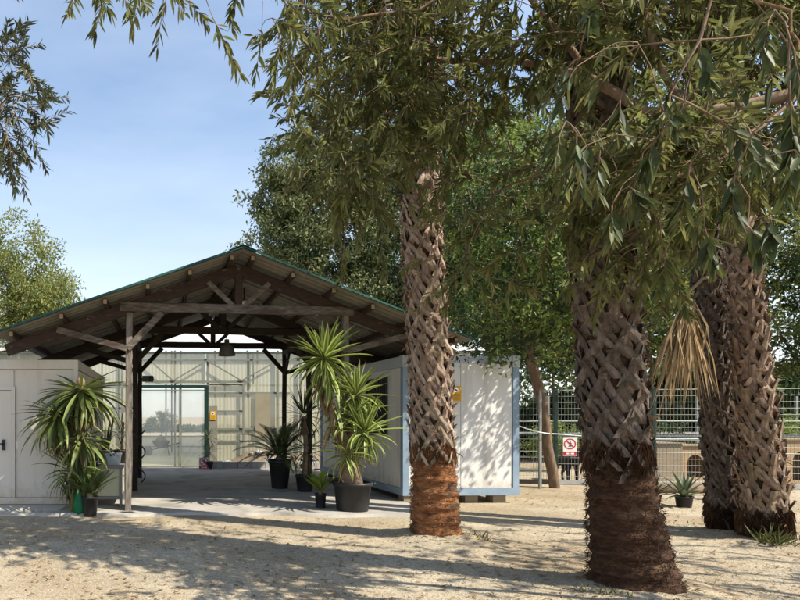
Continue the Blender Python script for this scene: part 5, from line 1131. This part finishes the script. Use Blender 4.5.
# the 300 leaves that show largest are objects of their own
def in_view(P): 
    x = PX + F*P[:, 0]/P[:, 1]; y = PY - F*(P[:, 2]-EYE)/P[:, 1]; return (x > 0) & (x < 800) & (y > 0) & (y < 600)
Pa, Da, Na, la, wa = np.concatenate([P2, P]), np.concatenate([D2, D]), np.concatenate([N2, N]), np.concatenate([l2, l]), np.concatenate([w2, w])
size = np.where(in_view(Pa), la/Pa[:, 1], 0); order = np.argsort(-size); pick = order[:300]; rest = order[300:]
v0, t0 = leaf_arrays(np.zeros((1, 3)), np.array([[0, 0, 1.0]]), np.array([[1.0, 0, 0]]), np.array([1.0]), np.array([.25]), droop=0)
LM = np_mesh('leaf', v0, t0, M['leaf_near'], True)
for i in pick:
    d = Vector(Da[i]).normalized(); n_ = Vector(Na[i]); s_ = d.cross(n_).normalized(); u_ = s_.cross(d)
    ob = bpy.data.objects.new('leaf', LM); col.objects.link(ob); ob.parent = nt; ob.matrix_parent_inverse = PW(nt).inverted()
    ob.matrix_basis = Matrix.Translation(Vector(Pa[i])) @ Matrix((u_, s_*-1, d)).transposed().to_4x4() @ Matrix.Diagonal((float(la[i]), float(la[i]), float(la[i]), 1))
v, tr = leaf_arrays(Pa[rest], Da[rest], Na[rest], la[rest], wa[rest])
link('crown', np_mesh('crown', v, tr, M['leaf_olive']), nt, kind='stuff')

# second tree off to the left, only a bough in view
lt = empty('overhanging_tree', (-3.6, 6.3, 0), label='dark narrow-leaved tree reaching in before the feathery tree', cat='tree')
t = Tree(); t.limb([(-3.6, 6.3, 0), (-3.5, 6.2, 1.8), (-3.1, 6.1, 3.2), (-2.6, 6.0, 4.4), (-2.4, 5.9, 5.4)])
t.limb([(-1.9, 5.9, 4.2), W(10, 95, 5.9)], start=t.nearest((-2.8, 6.05, 3.9))); t.limb([(-3.6, 5.6, 4.6)], start=t.nearest((-3.1, 6.1, 3.2)))
tg = poly_targets([(-70, 30), (2, 30), (30, 70), (44, 108), (36, 150), (12, 165), (-70, 165)], 185, lambda x, y: random.uniform(5.4, 6.3)) + poly_targets([(-30, -30), (6, -30), (6, 20), (-30, 25)], 7, lambda x, y: random.uniform(5.5, 6.2))
tg += [Vector((random.uniform(-4.6, -2.2), random.uniform(5, 7), random.uniform(3.6, 6))) for _ in range(70)]
tips = t.grow(tg, step=.22, sag=.05); big, small = t.wood(thick=.012, tip=.0032, cap=.15); big.build('trunk', M['bark_red'], lt); small.build('twigs', M['bark_red'], lt, kind='stuff')
P, D, N, l, w, tw = sprays(t, tips, 24, .32, .10, .22, gravity=.1, spread=1.0); tw.build('leafy_twigs', M['bark_red'], lt, kind='stuff')
v, tr = leaf_arrays(P, D, N, l, w); link('crown', np_mesh('crown', v, tr, M['leaf_left']), lt, kind='stuff')

# ------------------------------------------------------------------ small stuff on the ground
n_ = 26000
Y = 4.7 + 6.5*RNG.random(n_)**1.6; X = -0.35*Y + RNG.random(n_)*1.5*Y; s_ = RNG.uniform(.003, .0075, n_)*RNG.choice([1, 1, 1, 1.7], n_)
keep = ~((Y > 9.4) & (X < 4.4)); X, Y, s_ = X[keep], Y[keep], s_[keep]; n_ = len(X)
oc = np.array([(1, 0, 0), (-1, 0, 0), (0, 1, 0), (0, -1, 0), (0, 0, .75), (0, 0, -.5)]); of = np.array([(0, 2, 4), (2, 1, 4), (1, 3, 4), (3, 0, 4)])
ang = RNG.uniform(0, 6.283, n_); vv = oc[None]*(s_[:, None, None]*RNG.uniform(.65, 1.35, (n_, 6, 1)))
ca, sa = np.cos(ang)[:, None], np.sin(ang)[:, None]; vx = vv[:, :, 0]*ca - vv[:, :, 1]*sa; vy = vv[:, :, 0]*sa + vv[:, :, 1]*ca
v = np.stack([vx + X[:, None], vy + Y[:, None], vv[:, :, 2] + .001], -1).reshape(-1, 3); tr = (of[None] + (np.arange(n_)*6)[:, None, None]).reshape(-1, 3)
link('gravel', np_mesh('gravel', v, tr, M['stone']), label='loose beige gravel scattered over the yard', cat='gravel', kind='stuff')
def mound(x, y, r, h, name='earth_mound'):
    b = MB(); nr, na = 9, 36; vs = [(x, y, h)]
    for i in range(1, nr+1):
        q = i/nr
        for j in range(na):
            a = 2*math.pi*j/na; rr = r*q*(1+.12*math.sin(2*a+x*3)+.07*math.sin(5*a+y)); vs.append((x+math.cos(a)*rr, y+math.sin(a)*rr, (h*(1-q*q)**1.6 + random.uniform(-.006, .006) + .004) if i < nr else -.01))
    fs = [(0, 1+j, 1+(j+1) % na) for j in range(na)] + [(1+(i-1)*na+j, 1+i*na+j, 1+i*na+(j+1) % na, 1+(i-1)*na+(j+1) % na) for i in range(1, nr) for j in range(na)]
    b.add(vs, fs, smooth=True); b.build(name, M['gravel'], kind='structure')
mound(3.58, 7.80, .85, .10); mound(4.45, 5.60, .72, .07); mound(7.8, 7.9, .75, .06)
def tufts(spots, name, label, m='grass'):
    P, D, L_, Wd = [], [], [], []
    for (x, y, r_, k, h) in spots:
        for _ in range(k):
            a = random.uniform(0, 6.28); q = r_*random.random()**.5; P.append((x+math.cos(a)*q, y+math.sin(a)*q, 0)); D.append((random.gauss(0, .7), random.gauss(0, .7), 1)); L_.append(h*random.uniform(.4, 1.2)); Wd.append(.0035)
    v, t = diamond_arrays(np.array(P), np.array(D, float), rand_dirs(len(P)), np.array(L_), np.array(Wd)); link(name, np_mesh(name, v, t, M[m]), label=label, cat='grass', kind='stuff')
tufts([(3.56+.40*math.cos(a), 7.85+.40*math.sin(a), .14, 26, .07) for a in np.arange(0, 6.28, .35)] + [(3.9, 7.5, .2, 60, .10), (3.98, 7.65, .15, 50, .15)], 'dry_grass', 'dry straw-coloured grass round the foot of the orange-footed palm')
tufts([(7.5, 7.40, .12, 60, .26), (7.75, 7.3, .15, 40, .16), (8.05, 7.45, .12, 30, .16)], 'grass_tuft', 'thin green grass at the foot of the brown palm', 'grass_green')
tufts([(4.0, 5.3, .12, 70, .09), (3.85, 5.45, .1, 50, .08)], 'grass_tuft', 'low green grass beside the flared palm foot', 'grass_green')
n_ = 2600; Y = 5 + 8*RNG.random(n_)**1.3; X = -.3*Y + 1.5*Y*RNG.random(n_)
for (mx_, my_) in ((3.58, 7.8), (4.45, 5.6), (7.8, 7.9)): X = np.append(X, RNG.normal(mx_, .55, 130)); Y = np.append(Y, RNG.normal(my_, .55, 130))
k_ = ~((Y > 9.3) & (X < 6.6)); X, Y = X[k_], Y[k_]; n_ = len(X)
v, tr = leaf_arrays(np.stack([X, Y, np.full(n_, .008) + sum(h_*np.clip(1-((X-a_)**2+(Y-b_)**2)/r_**2, 0, 1)**1.6 for a_, b_, r_, h_ in ((3.58, 7.8, .85, .10), (4.45, 5.6, .72, .07), (7.8, 7.9, .75, .06)))], 1), np.stack([RNG.normal(size=n_), RNG.normal(size=n_), RNG.uniform(0, .15, n_)], 1), np.tile([0, 0, 1.0], (n_, 1)) + RNG.normal(0, .15, (n_, 3)), RNG.uniform(.04, .10, n_), RNG.uniform(.012, .024, n_), droop=0)
link('leaf_litter', np_mesh('leaf_litter', v, tr, M['litter']), label='dry fallen leaves strewn on the gravel', cat='leaves', kind='stuff')
